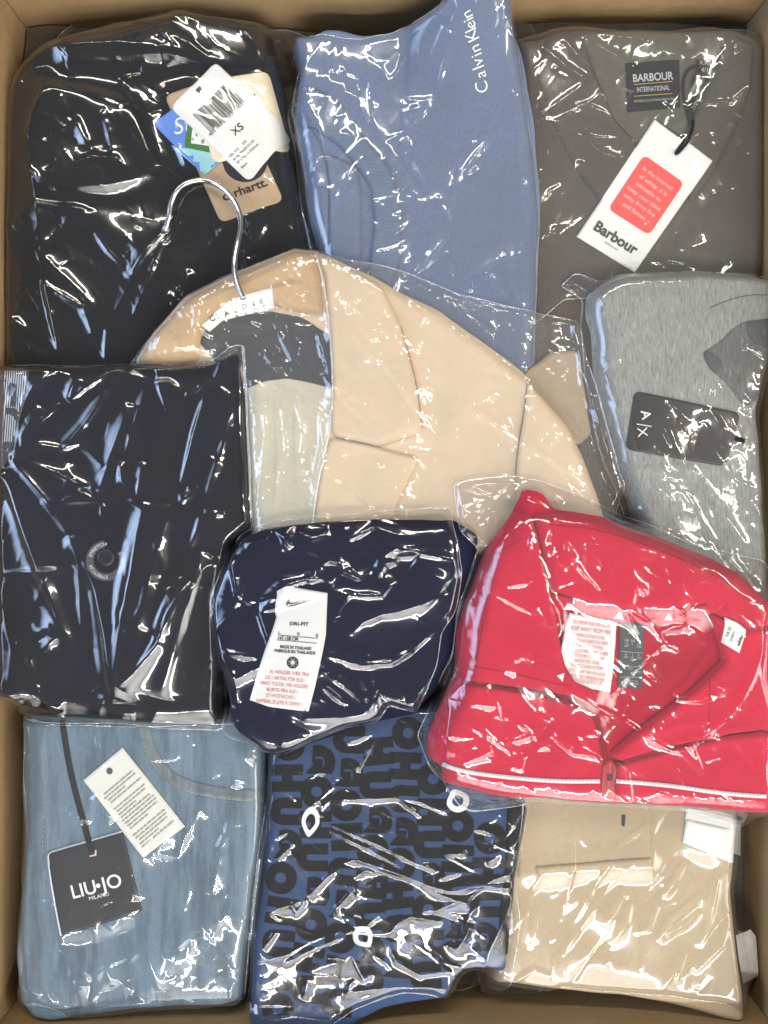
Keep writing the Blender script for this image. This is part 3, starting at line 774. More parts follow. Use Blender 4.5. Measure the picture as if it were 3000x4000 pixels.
text('lettering', k5, [('4 064958 377665', *Z12('858,690')[0], -44, 12, dict(width=182)), ('XS', *Z12('985,805')[0], -41, 29, dict(bold=.01)),
     ('IQ03212', *Z12('892,1060')[0], -44, 9.5, dict(align='L')), ('243', *Z12('1022,935')[0], -44, 9.5, dict(align='L')), ('4M46.394.09.XX.03', *Z12('930,1095')[0], -44, 9.5, dict(align='L')),
     ("W' Nimbus Pullover", *Z12('966,1128')[0], -43, 9.5, dict(align='L')), ('Black', *Z12('1012,1170')[0], -43, 9.5, dict(align='L'))], BLACKPRINT)
bg = bag('shiny clear bag around the black pullover with its fanned tags', Z1('800,900')[0])
film('film', bg, Z1('-60,760 5,640 80,400 150,305 290,180 430,90 560,28 670,22 800,40 960,65 1200,100 1500,150 1620,200 1570,300 1500,600 1540,850 1600,1150 1650,1300 1650,1500 1200,1700 900,1950 500,2250 -60,2250'), F_DARK, .0025, thin=(55, 1.2), seed=12, creases=[parse(Z1, '''
@2.6,26 235,345 235,460 300,475 500,500 700,555
@2,15 340,300 520,300 880,300 1160,352
@2.5,34 150,320 300,235 640,240 1000,290 1300,365
@2.4,24 235,465 180,600 140,720
@2.6,24 690,560 715,640 760,760 815,885
@2.2,22 815,885 700,930 560,968 420,975 200,955
@1.6,12 760,310 740,390 680,402 620,425
620,425 650,480 690,540
@2,18 400,650 440,720 485,775
@1.6,16 545,590 600,800 590,900
@2.2,18 170,1045 300,1070 460,1080
@2,16 460,1080 445,1180
@1.6,12 370,1120 300,1200 230,1272
@1.4,10 490,1200 560,1300 650,1392
@2.2,13 900,1120 800,1270 700,1400 570,1685
@2.2,13 1085,960 880,1180 760,1310 650,1435
@2,12 1050,1035 840,1262 690,1642
@2.6,26 140,720 185,1000 230,1330 300,1400 440,1530 560,1672
@2.2,18 220,1440 260,1600 310,1822
@2.4,20 220,1470 440,1600 480,1722 535,1640
@2,14 560,1670 550,1780 545,1885
@3,30 40,1590 60,1750 80,1905
@2.2,22 0,1060 70,1300 130,1455
@2,16 1385,1140 1330,1240 1240,1342
@1.8,16 1080,1272 1180,1172 1400,1082
@2,20 990,1400 940,1500 880,1602
@2,18 400,860 500,830 620,840 680,900
@1.6,14 330,700 420,640 470,760
@1.4,12 870,110 960,90 1040,130
@1.8,14 1230,120 1330,250 1390,335
@1.5,12 720,240 860,190 1000,240
@1.6,14 930,220 1000,250 1070,300
@1.5,12 1240,400 1420,360 1500,520
@1.6,12 1050,900 1200,830 1400,850
@1.5,9 140,310 360,190 640,60
@1.5,9 560,30 600,80 650,40
@1.5,10 430,90 640,100 850,150''', 1.4, 11)], rnd=[(26, (70, 300), (.4, 1.6), (6, 18), 55, 45), (30, (25, 90), (.3, .9), (4, 8), 60, 60)], noise=(.7, 160))

# ================================================================== steel blue sweatshirt (top middle)
stb = cloth('steel_blue_jersey', (0.15, 0.19, 0.295), 'knit', var=0.07)
stbr = cloth('steel_blue_rib', (0.145, 0.19, 0.285), 'wale', var=0.06)
sw = thing('sweatshirt', 'folded steel blue sweatshirt with white lettering up its edge', 'sweatshirt', Z2('850,1000')[0].tolist()+[-0.04], 'folded clothes packed in the carton')
patch('body', sw, Z2('150,260 240,290 330,235 440,240 560,275 700,260 870,190 1000,120 1080,20 1120,-80 1400,-80 1415,60 1440,250 1490,520 1540,850 1572,1250 1560,1500 1545,2300 340,2300 300,1480 240,1300 210,1100 170,850 150,700 190,450 140,330'), stb, .05, 45, 0, 8, floor=-.042, wob=4, seed=31, noise=(.9, 200),
      creases=[parse(Z2, '@30,200,1 850,-20 1250,20 1650,-20\n@2,30 250,320 400,330 560,400\n@-2,16 520,480 650,700 820,950 950,1200\n@1.6,26 1460,300 1500,600 1550,1000')])
patch('sleeve', sw, Z2('165,770 240,745 300,830 335,950 358,1100 352,1560 330,1560 235,1290 203,1110 180,950'), stb, .003, 14, 12, 6, wob=2, seed=32)
patch('cuff', sw, Z2('205,1112 350,1098 352,1560 325,1560 240,1300'), stbr, .0025, 10, 12, 6, wob=2, seed=33)
patch('sleeve', sw, Z2('335,905 420,930 520,985 545,1150 530,1960 352,1960 358,1100'), stb, .003, 14, 12, 6, wob=2, seed=34)
patch('waistband', sw, Z2('128,655 150,590 195,505 330,540 430,620 560,810 700,965 775,1160 785,1400 770,1560 590,1960 530,1960 600,1500 620,1300 600,1100 520,975 400,845 250,740 210,762 150,705'), stbr, .004, 16, 12, 6, wob=2, seed=35, creases=[parse(Z2, '@-.6,5 195,510 330,550 560,820 700,975 770,1170 775,1500')])
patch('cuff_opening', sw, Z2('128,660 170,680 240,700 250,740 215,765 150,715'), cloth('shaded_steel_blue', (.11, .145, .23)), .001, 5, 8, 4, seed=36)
lw = [(b, *Z2(p)[0], a, 37, dict(align='C')) for b, p, a in ()]
kk = .18083
def ZC(x, y): return (1750+x*kk, y*kk)
text('lettering', sw, [('C', *ZC(855, 1850), -103, 48), ('a', *ZC(815, 1580), -106, 45), ('l', *ZC(775, 1412), -112, 48), ('v', *ZC(752, 1298), -112, 45), ('i', *ZC(725, 1142), -113, 45), ('n', *ZC(692, 1005), -114, 45),
                       ('K', *ZC(630, 712), -117, 47), ('l', *ZC(604, 590), -117, 47), ('e', *ZC(586, 484), -118, 45), ('i', *ZC(548, 362), -118, 45), ('n', *ZC(515, 255), -118, 45)], WHITEPRINT, .0005, 14)
bg = bag('clear bag with sharp small creases around the steel blue sweatshirt', Z2('850,1000')[0])
film('film', bg, Z2('130,220 225,235 330,215 560,245 700,230 870,150 1000,70 1060,-20 1100,-90 1420,-90 1455,60 1465,250 1510,600 1565,900 1592,1400 1580,1480 1560,2250 300,2250 230,1400 195,1200 150,900 112,650 150,450'), F_CLEAR, .0015, thin=(110, 1.2), seed=13, creases=[parse(Z2, '''
230,600 290,720 330,830 362,1090
@1.6,12 212,300 205,420 195,560
600,330 595,520 590,722
@1.2,9 640,360 710,472 760,430 805,330
@1.8,14 1070,272 1020,430 990,562
@1.8,16 990,565 890,640 800,662
@1.8,16 890,640 850,720 812,835 760,822
800,640 800,800
@1.4,10 760,830 830,960 940,1132
@1.8,14 1325,800 1230,900 1150,1010 1050,1122
1140,930 1090,1180 1030,1402
@1.4,10 550,930 480,1030 410,1102
810,1150 760,1340 850,1272 900,1172
560,980 620,1200 700,1232
@1.4,10 600,1500 720,1480 852,1412
@1.5,11 1075,1370 960,1500 830,1642
@1.2,8 1440,580 1480,780 1500,1100 1540,1402
@2,20 1400,1500 1250,1590 1330,1650 1382,1752
@1.5,12 830,1640 960,1540 1062,1462
430,780 500,822
@1.5,12 950,372 1040,192
@1.3,9 1120,20 1060,72
@1.2,9 1110,110 1010,330 985,405
1180,130 1090,240 1060,330
@1.4,12 450,440 520,470 530,520
@2,16 1480,1480 1440,1520 1440,1640 1500,1800
@1.4,9 1290,60 1320,190 1290,290
@1.5,10 1380,160 1440,260 1470,400''', 1.1, 9)], rnd=[(60, (25, 110), (.4, 1.4), (4, 10), 110, 45), (22, (100, 300), (.4, 1.1), (6, 14), 105, 25)], noise=(.5, 130))

# ================================================================== grey marl T-shirt (right edge)
marl = cloth('grey_marl_jersey', (0.30, 0.305, 0.28), 'marl', var=0.14)
ts = thing('t_shirt', 'grey marl T-shirt folded flat at the right edge of the carton', 'T-shirt', Z6('850,1100')[0].tolist()+[-0.04], 'folded clothes packed in the carton')
patch('body', ts, Z6('240,260 340,190 450,125 700,112 960,100 1446,140 1500,150 1470,700 1380,1050 1415,1450 1440,1990 1480,2400 700,2500 560,1800 400,1300 290,800 270,520 235,400'), marl, .05, 50, 0, 8, floor=-.035, wob=5, seed=41, noise=(1.0, 170),
      creases=[parse(Z6, '@1.6,14 420,1350 620,1420 900,1400 1200,1420\n@1.5,20 700,1500 900,1800 1000,2100')])
darkg = cloth('dark_grey_shade_and_seam', (.10, .10, .10), 'plain')  # dark grey for painted shade inside the neck; the seam shares it
patch('neck_opening', ts, Z6('1012,640 1080,600 1140,560 1190,500 1290,430 1400,425 1490,470 1490,700 1400,860 1330,990 1290,1000 1230,930 1180,850 1110,795 1050,735'), cloth('shaded_marl_inside', (.15, .145, .135), 'marl', var=.12), .001, 10, 12, 5, seed=43)  # inside of the neck, its shade put into the darker marl colour
patch('neck_tape_or_shade', ts, Z6('1014,650 1040,625 1090,660 1150,705 1108,793 1050,735'), darkg, .0012, 8, 8, 5, seed=44)  # deepest shade in the neck corner, painted as a dark patch
patch('neck_tape_or_shade', ts, Z6('1290,440 1400,430 1485,480 1485,640 1440,640 1330,560'), darkg, .0012, 12, 8, 5, seed=45)  # the same painted shade at the other side of the neck
ribbon('seam', ts, Z6('1060,345 1150,305 1260,270 1360,255 1470,262'), 2.5, darkg, .0004, 0, 2)
text('size_print', ts, [('M', *Z6('1075,925')[0], 8, 24)], WHITEPRINT)
ht = thing('hang_tag', 'dark brown rounded hang tag with slim white letters on the grey T-shirt', 'hang tag', Z6('880,1150')[0])
patch('card', ht, rquad(Z6('560,895 1265,1042 1165,1400 490,1285'), 30), plain('dark_brown_card', (.030, .022, .022), .45, 0, .4, .06), .0022, 6, 40, 5, round_=0)
q = Z(.33153, 2400, 1480)
text('lettering', ht, [('A', *q('320,432')[0], 80, 36, dict(bold=.012)), ('X', *q('275,632')[0], 84, 38, dict(bold=-.004))], WHITEPRINT)
ribbon('slash', ht, q('262,532 438,560'), 3.5, WHITEPRINT, .0004)
tube('cord', ht, Z6('1225,1215 1250,1222 1285,1230'), .0022, CORD)
bg = bag('clear bag with thin lengthwise creases around the grey T-shirt', Z6('850,900')[0])
film('film', bg, Z6('65,190 165,108 330,172 480,120 700,100 960,92 1290,110 1446,135 1440,180 1455,700 1450,1500 1470,2400 1100,2400 700,2300 480,1700 420,1500 330,1250 240,800 210,450 222,280 100,215'), F_CLEAR, .002, thin=(62, 1.0), seed=14, creases=[parse(Z6, '''
@1.2,8 300,222 430,450 600,762 720,1010 850,1312
@1.2,8 340,250 560,600 720,852 830,1292
480,660 400,735 310,802
@1.3,9 1150,200 1210,400 1225,480 1270,572
1040,400 1110,560 1170,720 1220,882
@1.5,10 1250,622 1300,602 1446,682
@1.8,12 1258,640 1275,860 1280,1035
@1.6,12 1280,1042 1350,1000 1430,882
@1.8,14 1345,1082 1310,1200 1260,1292
640,1050 720,1150 800,1302
@1.8,14 700,1330 760,1470 850,1482 880,1542
@1.8,14 880,1542 930,1430 1015,1472
@1.8,11 1015,1472 1100,1650 1200,1780 1312,1935
1262,1530 1360,1660 1446,1802
840,1640 860,1852
@1.4,9 630,1680 720,1760 800,1832
540,1682 640,1692
@1.4,12 280,960 320,1250 360,1472
1000,880 1050,1015
@2,18 980,1222 1060,1242 1150,1392
@2.4,22 75,190 150,150 240,180 250,280
@1.5,14 110,215 190,270 240,300''', 1.2, 9)], rnd=[(26, (60, 260), (.3, 1.1), (5, 12), 62, 14)], noise=(.3, 200))

# ================================================================== khaki trousers (near right corner)
kha = cloth('khaki_twill', (0.50, 0.39, 0.25), 'twill', var=0.05, bump=.06)
kt = thing('trousers', 'folded khaki trousers with a welt pocket in the near right corner', 'trousers', Z11('800,900')[0].tolist()+[-0.045], 'folded clothes packed in the carton')
patch('body', kt, Z11('60,-300 900,-300 1480,-300 1470,330 1425,700 1450,950 1490,1250 1505,1465 1300,1420 1050,1360 800,1310 470,1280 200,1240 60,1240 60,600'), kha, .05, 55, 0, 8, floor=-.045, wob=4, seed=51, noise=(.9, 190),
      creases=[parse(Z11, '@-1.2,5,1 880,670 930,900 936,1340\n@1.6,20 480,700 700,900 900,1000\n@-1.0,6,1 1390,560 1440,900 1480,1300\n@1.2,22 500,1150 800,1200 1200,1300')])
patch('front_panel', kt, Z11('250,-250 975,-250 996,400 1005,580 1006,640 700,652 370,682 250,690'), kha, .0018, 8, 12, 8, seed=52, round_=0)
patch('pocket_welt', kt, Z11('350,632 600,612 760,596 1003,578 1008,640 700,652 365,684'), kha, .0022, 7, 12, 5, seed=53, round_=0)
decal('black_tab', kt, [Z11('836,335 856,338 851,402 835,398')], BLACKPRINT, .0005)
pt = thing('paper_tag', 'blank white folded paper tag above the khaki trousers', 'paper tag', Z11('1350,450')[0])
patch('upper_sheet', pt, Z11('1200,292 1530,308 1545,342 1645,312 1650,336 1525,392 1190,366'), PAPER, .0012, 5, 30, 5, round_=0)
patch('lower_sheet', pt, Z11('1198,362 1528,372 1512,575 1178,492'), PAPER, .0022, 6, 30, 5, round_=0)
cl = thing('care_label', 'narrow white care label curling beside the khaki trousers and carton wall', 'label', Z11('1545,1130')[0])
patch('strip', cl, Z11('1476,1015 1560,982 1590,1020 1622,1240 1520,1288 1492,1150'), SATIN, .003, 8, 60, 5, floor=-.02, round_=0, seed=54)
bg = bag('loose clear bag with long diagonal gleams around the khaki trousers', Z11('800,800')[0])
film('film', bg, Z11('60,-300 700,-300 1560,-300 1570,300 1610,600 1630,1000 1648,1400 1530,1445 1400,1400 1100,1360 800,1320 470,1290 400,1335 200,1370 70,1405 25,1250 60,900'), F_SOFT, .002, thin=(118, .4), seed=15, creases=[parse(Z11, '''
@1.2,7 572,340 560,640 525,800 490,942
590,450 640,515
@1.2,10 1005,385 830,500 690,720 556,955
@1.5,12 905,780 840,790 740,972
@1.5,12 890,790 865,930 780,1072
@1.8,16 1205,590 1140,700 1068,802
@2,17 1290,780 1200,870 1100,940 1040,1050
@1.5,12 1080,1012 1190,960 1285,880
@1.8,14 1462,570 1375,700 1335,950 1280,1092
@1,7 300,850 320,1092
@1,7 360,860 340,1062
@1,7 780,700 640,920 500,1132
520,1080 600,982
@1.2,8 440,1250 340,1210 150,1332
@1,7 70,1375 240,1350 400,1325
@1,7 1500,1000 1560,1200 1640,1402
@1.1,8 1440,960 1400,1080 1250,1230
@1,7 600,850 660,780 670,700
@1,8 400,640 330,760 300,900
@1.1,7 900,1000 990,980 1040,860 1010,830''', 1.0, 7)], rnd=[(12, (140, 460), (.3, .9), (6, 14), 120, 7), (8, (30, 110), (.2, .6), (5, 10), 110, 40)], noise=(.3, 220))

# ================================================================== pale jeans (near left corner)
den = cloth('pale_denim', (0.14, 0.198, 0.25), 'denim', var=0.16, bump=.35)
denl = cloth('faded_denim', (0.185, 0.225, 0.24), 'denim', var=0.16, bump=.5)
jn = thing('jeans', 'pale blue jeans folded flat with a curved front pocket', 'jeans', Z9('750,900')[0].tolist()+[-0.045], 'folded clothes packed in the carton')
patch('body', jn, Z9('165,0 1530,0 1540,500 1500,900 1450,1300 1420,1600 1300,1640 1000,1642 700,1672 350,1722 230,1702 150,1600 130,1350 160,1000 170,700 160,400'), den, .05, 50, 0, 8, floor=-.042, wob=4, seed=61, noise=(.9, 180),
      creases=[parse(Z9, '@-1.6,12 330,110 262,400 250,700 240,1000\n@1.5,14 280,420 262,700 250,950\n@1.4,26 1000,900 1060,1200 1000,1500')])
patch('pocket_bag', jn, Z9('830,60 1530,60 1520,500 1200,480 990,420 900,330 850,220'), den, .0004, 10, 10, 8, seed=62)
patch('front_panel', jn, Z9('165,0 785,0 800,80 812,160 850,280 920,380 1000,440 1120,482 1300,512 1540,522 1502,900 1452,1300 1422,1597 1300,1637 1000,1639 700,1669 350,1719 232,1700 152,1599 132,1350 161,1000 171,700 161,400'), den, .0024, 12, 0, 8, seed=63, round_=1, wob=3)
ribbon('pocket_edge', jn, Z9('800,60 812,160 850,280 920,380 1000,440 1120,482 1300,512 1520,520'), 46, denl, .0006, .0016)
YARN = cloth('pale_thread', (.33, .36, .30))
stitches('stitching', jn, Z9('790,80 798,180 835,300 905,402 990,466 1110,510 1300,540 1500,548'), YARN, 3, 11, 7, .0022)
stitches('stitching', jn, Z9('258,300 246,600 238,850'), YARN, 3, 11, 8, .0008)
h1 = thing('hang_tag', 'square black hang tag with white lettering on the pale jeans', 'hang tag', Z9('540,1010')[0])
patch('card', h1, rquad(Z9('262,838 690,716 802,1170 345,1310'), 14), plain('black_card', (.014, .012, .014), .5, 0, .4, .08), .0022, 6, 40, 5, round_=0)
ribbon('white_edge', h1, Z9('344,1306 300,1080 268,862 276,838 300,830 480,778 690,718'), 7, WHITEPRINT, .0004, 0, 1)
text('lettering', h1, [('LIU', *Z9('480,1080')[0], -14, 51, dict(width=96, bold=.012)), ('JO', *Z9('632,1040')[0], -14, 51, dict(width=84, bold=.012)), ('MILANO', *Z9('560,1093')[0], -14, 14, dict(width=80))], WHITEPRINT)
cx, cy = Z9('553,1024')[0]
decal('dot', h1, [[(cx+9*math.cos(t), cy+9*math.sin(t)) for t in np.linspace(0, 6.28, 20, endpoint=False)]], WHITEPRINT)
decal('slot_edge', h1, [Z9('504,855 533,848 537,822 544,822 543,855 506,861')], plain('pink_print', (.75, .5, .5), .6))
ribbon('ribbon', h1, Z9('350,90 385,330 430,520 470,660 500,780 520,835'), 24, cloth('black_ribbon', (.02, .02, .022), 'rib'), .0006, .0008)
h2 = thing('hang_tag', 'white hang tag covered in small grey lines, tilted on the pale jeans', 'hang tag', Z9('750,560')[0])
patch('card', h2, Z9('690,245 1043,690 805,869 468,430'), plain('off_white_card', (.70, .68, .61), .6, 0, .3, .03), .0016, 6, 40, 5, round_=0)
ax = Z9('470,430')[0]; eu = (Z9('690,245')[0]-ax); ev = (Z9('805,869')[0]-ax)
rb = np.random.default_rng(9); lines = []
for i in range(19):
    v = .24+.036*i*1.02
    if i == 4 or i == 13: continue
    u = .10+.06*rb.random(); end = .86+.08*rb.random()-(.3 if i % 5 == 2 else 0)
    while u < end:
        w = .05+.1*rb.random(); a = ax+eu*u+ev*v; b = ax+eu*min(u+w, end)+ev*v; dv = ev*.0135
        lines.append([a, b, b+dv, a+dv]); u += w+.016
decal('print_lines', h2, lines, GREYPRINT)
cx, cy = Z9('617,378')[0]
decal('hole', h2, [[(cx+12*math.cos(t), cy+13*math.sin(t)) for t in np.linspace(0, 6.28, 20, endpoint=False)]], plain('hole_shade', (.06, .07, .09), .8))
bg = bag('clear bag with broad gleams around the pale jeans', Z9('750,900')[0])
film('film', bg, Z9('150,0 1540,0 1540,280 1510,700 1440,1000 1410,1500 1400,1665 1100,1705 900,1740 600,1765 440,1752 320,1715 200,1690 65,1655 125,1500 105,1300 130,1050 155,600 145,300'), F_CLEAR, .002, thin=(80, .8), seed=16, creases=[parse(Z9, '''
@1.6,12 325,185 365,380 390,480 420,592 390,652
@1.8,14 395,665 470,640 520,662
@1.3,8 330,180 460,260 600,342
690,170 750,220 820,260 832,482
@1.4,9 840,315 980,312 1032,270
@1.4,12 1150,540 1040,760 1005,860 880,842
@1.2,9 1005,870 1015,1132
@3,30 520,520 580,590 650,650
@3,34 1335,560 1285,700 1240,800 1200,1080
@2.6,26 1200,1080 1240,1212 1292,1150
@3,22 800,1180 815,1300 850,1450 906,1612
@2.4,22 245,1100 280,1260 330,1372 520,1542
@2.4,20 520,1542 600,1480 642,1592
@1.8,11 150,1222 220,1500 260,1620 302,1702
@2.2,18 400,1572 500,1592
@1.6,12 1000,1362 1080,1302 1085,1402
@1.4,10 1112,890 1040,1162
@1.4,10 250,950 300,1132
@3,30 1300,260 1330,380 1330,480
@2,20 1340,290 1420,300 1510,320
@2,24 700,760 740,900 790,1100
@1.4,10 560,160 590,260 640,330
@1.2,8 1030,180 1080,170 1090,240
@1.6,12 60,1650 150,1610 230,1640
@1.5,12 450,1745 640,1700 850,1690''', 1.3, 10)], rnd=[(26, (50, 240), (.4, 1.3), (6, 18), 80, 25)], noise=(.4, 200))

# ================================================================== printed blue jersey (bottom middle)
hub = cloth('mid_blue_jersey', (0.043, 0.073, 0.155), 'plain', var=0.1)
hug = thing('printed_shirt', 'blue shirt printed all over with big black capital letters', 'shirt', Z10('750,900')[0].tolist()+[-0.04], 'folded clothes packed in the carton')
patch('body', hug, Z10('215,200 450,60 780,-60 1000,-60 1500,-60 1520,300 1475,560 1440,880 1420,1080 1400,1300 1300,1312 1200,1300 1130,1450 800,1500 640,1600 420,1612 320,1700 80,1720 110,1500 130,1100 185,800 205,500'), hub, .05, 40, 0, 8, floor=-.035, wob=5, seed=71, noise=(1.2, 150),
      creases=[parse(Z10, '@2,20 520,300 620,700 560,1100 640,1500\n@2,24 900,500 960,900 900,1300\n@2,16 1200,600 1190,900 1180,1250\n@2.2,22 380,1400 560,1300 760,1200')])
PRB = cloth('black_flock_print', (.014, .013, .014), 'plain', var=.2)
PRW = plain('white_flock_print', (.72, .72, .70), .8)
col = []
words = 'HUGO'
for k in range(9):
    x0 = 1030+k*112; lean = -62 if k < 3 else -45
    y = 2860+(k*53) % 131; j = (k*3) % 4
    while y < 3990:
        x = x0+lean*(y-2880)/1100+rng.normal()*5
        col.append((words[j % 4], x-50, y, 90+rng.normal()*3+(8 if 1 <= k <= 3 and y > 3350 else 0), 96, dict(bold=.10, fx=.96)))
        y += 128; j += 1
bodyP = Z10('225,250 450,100 780,0 990,10 1010,260 1110,460 1250,545 1440,540 1440,560 1425,880 1405,1080 1385,1290 1190,1290 1120,1435 790,1485 640,1580 420,1595 310,1680 100,1690 125,1500 150,1100 200,800 220,500')
col = [c for c in col if inside(np.array([c[1]+c[4]/2]), np.array([c[2]]), bodyP)[0]]
text('printed_letters', hug, col, PRB, .0005, 12)
def drop(cx, cy, w, h, ang, hole=.55):
    a = math.radians(ang); o = []; i = []
    for t in np.linspace(0, 2*math.pi, 36, endpoint=False):
        pinch = 1-.55*max(0, -math.cos(t))**1.4
        for k, L_ in ((1, o), (hole, i)):
            x = w/2*math.sin(t)*pinch*k; y = -h/2*math.cos(t)*k
            L_.append((cx+x*math.cos(a)-y*math.sin(a), cy+x*math.sin(a)+y*math.cos(a)))
    return [[o[j], o[(j+1) % 36], i[(j+1) % 36], i[j]] for j in range(36)]
decal('white_letter', hug, drop(*Z10('415,612')[0], 70, 118, 8), PRW, .0006, 14)
decal('white_letter', hug, drop(*Z10('690,1210')[0], 80, 90, -35, .5), PRW, .0006, 14)
decal('white_letter', hug, drop(*Z10('1178,500')[0], 90, 94, 160, .5), PRW, .0006, 14)
decal('white_letter', hug, [Z10('88,1545 138,1560 142,1610 95,1600')], PRW, .0006, 14)
patch('black_hem', hug, Z10('1440,500 1545,540 1505,760 1478,900 1458,1100 1440,1315 1385,1310 1400,1080 1420,880'), cloth('black_rib', (.016, .016, .018), 'rib'), .004, 14, 12, 5, wob=2, seed=72)
bg = bag('crisp crackled clear bag around the shirt printed with capitals', Z10('750,900')[0])
film('film', bg, Z10('195,200 450,40 770,-60 1010,-60 1550,-60 1560,540 1520,700 1490,900 1500,1100 1480,1300 1450,1460 1330,1560 1310,1450 1180,1490 900,1500 800,1530 600,1610 420,1640 300,1720 50,1720 85,1500 100,1100 140,800 185,500'), F_CRISP, .002, thin=(30, .45), seed=17, creases=[parse(Z10, '''
@1.9,11 480,602 640,670 780,732 960,820 1080,882
@1.4,9 500,640 700,740 900,850 1060,920
@2.1,14 600,792 750,820 900,882 1020,930 1130,962 1300,935 1480,862
@1.6,10 570,822 650,800 780,850 900,890
@1.4,9 830,30 860,200 850,330 832,462
@1.6,11 770,140 680,170 590,210
@1.6,11 590,210 630,290 660,332 720,230 762,152
@1.4,10 380,402 450,360 500,350 530,422 350,592
@1.4,10 350,502 300,460 240,422
@1.6,10 480,492 640,490 850,482 1000,500 1142,562
@1.6,13 1062,912 1130,880 1202,862
@1.8,15 570,822 530,870 490,902 400,1002
@1.8,14 400,1002 290,1050 180,1082
@1.8,13 180,1082 200,1130 232,1182 170,1272
@2.1,18 570,832 600,900 632,962 520,1082
@1.6,11 990,932 1100,990 1192,1012 1070,1070 950,1072
@1.3,8 400,1002 340,1082 280,962
@1.4,10 620,1142 700,1152 792,1062
@1.6,11 830,1202 860,1140 930,1092 1100,1132
@1.4,10 820,1222 840,1290 860,1332 980,1402 1152,1382
@1.6,10 620,1262 660,1362 692,1422 742,1382
@1.6,11 1262,650 1320,660 1370,682 1332,832
@1.4,10 1332,832 1400,762
@1.3,8 1172,1272 1200,1180 1240,1082 1300,1022
@1.3,8 1290,1422 1330,1330 1352,1252 1462,1002
@1.6,14 130,1180 110,1190 160,1300 180,1330
@1.6,13 200,480 205,620 200,760 150,1000
@1.4,10 230,700 300,660 320,720 250,800
@1.4,10 880,500 960,560 990,590
@1.8,15 1230,760 1150,770 1100,760
@1.3,8 960,740 1000,830 1090,870
@1.3,8 180,1330 300,1290 400,1230 620,1150
@1.3,8 270,1350 460,1250 640,1170
@1.4,10 640,900 700,860 760,880
@1.2,8 1450,740 1490,700 1530,600
@1.4,9 1100,1240 1180,1270 1250,1130
@1.3,8 380,1530 400,1430 390,1350
@1.2,8 860,1490 1000,1460 1150,1480
@1.2,8 1300,1440 1350,1450 1430,1400''', 1.3, 9)], rnd=[(40, (30, 140), (.4, 1.3), (4, 10), 40, 70), (12, (100, 300), (.4, 1.0), (5, 12), 20, 40)], noise=(.25, 180))
ribbon('side_seam', bg, Z10('150,800 125,1000 108,1150 88,1400 70,1600'), 9, F_SEAL, .0008, .0012)

# ================================================================== beige coat on a hanger (middle)
coat = cloth('beige_twill', (0.70, 0.53, 0.36), 'twill', var=0.04, bump=.06, fleck=.90)
coatc = cloth('camel_twill', (0.56, 0.37, 0.19), 'twill', var=0.06, bump=.12)
lin = cloth('black_lining', (.018, .018, .020), 'smooth', rough=.5, spec=.4)
pal = cloth('pale_facing', (.56, .51, .38), 'plain', rough=.7)
ct = thing('coat', 'beige twill coat on a wire hanger with wide lapel and black lining', 'coat', Z4('800,500')[0], 'folded clothes packed in the carton')
patch('body', ct, Z4('25,412 90,312 200,187 330,122 470,62 570,20 640,30 700,62 820,122 900,167 1060,242 1160,312 1290,402 1360,462 1430,542 1500,622 1550,722 1600,862 1640,1000 1400,1060 700,1060 425,1060 395,500 300,420'), coat, .022, 40, 70, 8, floor=-.004, wob=4, seed=81, noise=(1.2, 190),
      creases=[parse(Z4, '@-1.8,6,1 928,270 965,420 985,520 1003,640\n@1.8,22 700,180 860,390 980,560\n@1.8,30 1100,500 1300,650 1480,820\n@1.6,22 760,420 820,520 850,640')])
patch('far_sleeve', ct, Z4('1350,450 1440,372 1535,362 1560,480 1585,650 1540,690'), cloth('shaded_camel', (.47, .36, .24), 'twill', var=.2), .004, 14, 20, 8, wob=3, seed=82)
patch('sleeve', ct, Z4('1362,470 1430,542 1500,622 1550,722 1600,862 1640,1000 1330,960 1322,790 1332,680 1352,560'), coat, .0045, 16, 20, 8, wob=2, seed=83, noise=(.8, 140))
patch('pale_facing', ct, Z4('400,500 470,462 540,455 620,468 700,492 692,600 662,740 642,940 640,1060 430,1060 415,700'), pal, .002, 12, 20, 6, wob=2, seed=84, noise=(1.0, 90), creases=[parse(Z4, '@1.4,10 500,520 510,700 500,930\n@1.4,10 580,500 570,700 590,900')])
patch('black_lining', ct, Z4('243,335 290,262 480,232 590,250 655,292 700,322 700,496 620,474 540,461 470,468 400,500 392,424 300,410'), lin, .0015, 10, 20, 6, wob=3, seed=85, noise=(1.2, 80), creases=[parse(Z4, '@-1.5,10 420,250 440,340 430,440\n@1.8,14 560,270 600,360 640,460\n@1.6,14 300,300 420,300 560,290')])
patch('collar', ct, Z4('22,408 90,312 200,187 330,122 470,60 570,20 640,28 655,100 662,240 590,235 480,205 380,200 300,235 260,275 245,330 240,400 120,412'), coatc, .009, 34, 30, 6, wob=4, seed=86, noise=(1.4, 90),
      creases=[parse(Z4, '@2.4,14 210,190 240,260 245,300\n@2.4,16 560,60 470,110 380,150 250,205\n@2.4,14 620,130 500,160 400,195\n@-2,10 640,150 560,120 470,150\n@2,12 130,300 180,330 200,390')])
lbl = patch('neck_label', ct, Z4('250,278 300,228 365,188 430,168 492,152 497,218 440,232 380,248 320,262 275,300'), SATIN, .0012, 6, 12, 4, round_=0, seed=87)
q = Z(.3255, 760, 1100)
text('lettering', lbl, [(c, *q(p)[0], a, 21, dict(bold=.02)) for c, p, a in (('C', '228,470', -30), ('L', '298,436', -26), ('A', '398,410', -22), ('U', '492,372', -19), ('D', '610,330', -16), ('I', '715,295', -13), ('E', '808,268', -12))]
     + [(c, *q(p)[0], a, 18, dict(bold=.02)) for c, p, a in (('B', '525,452', -20), ('L', '640,415', -18), ('O', '745,370', -15), ('T', '838,335', -12))], BLACKPRINT)
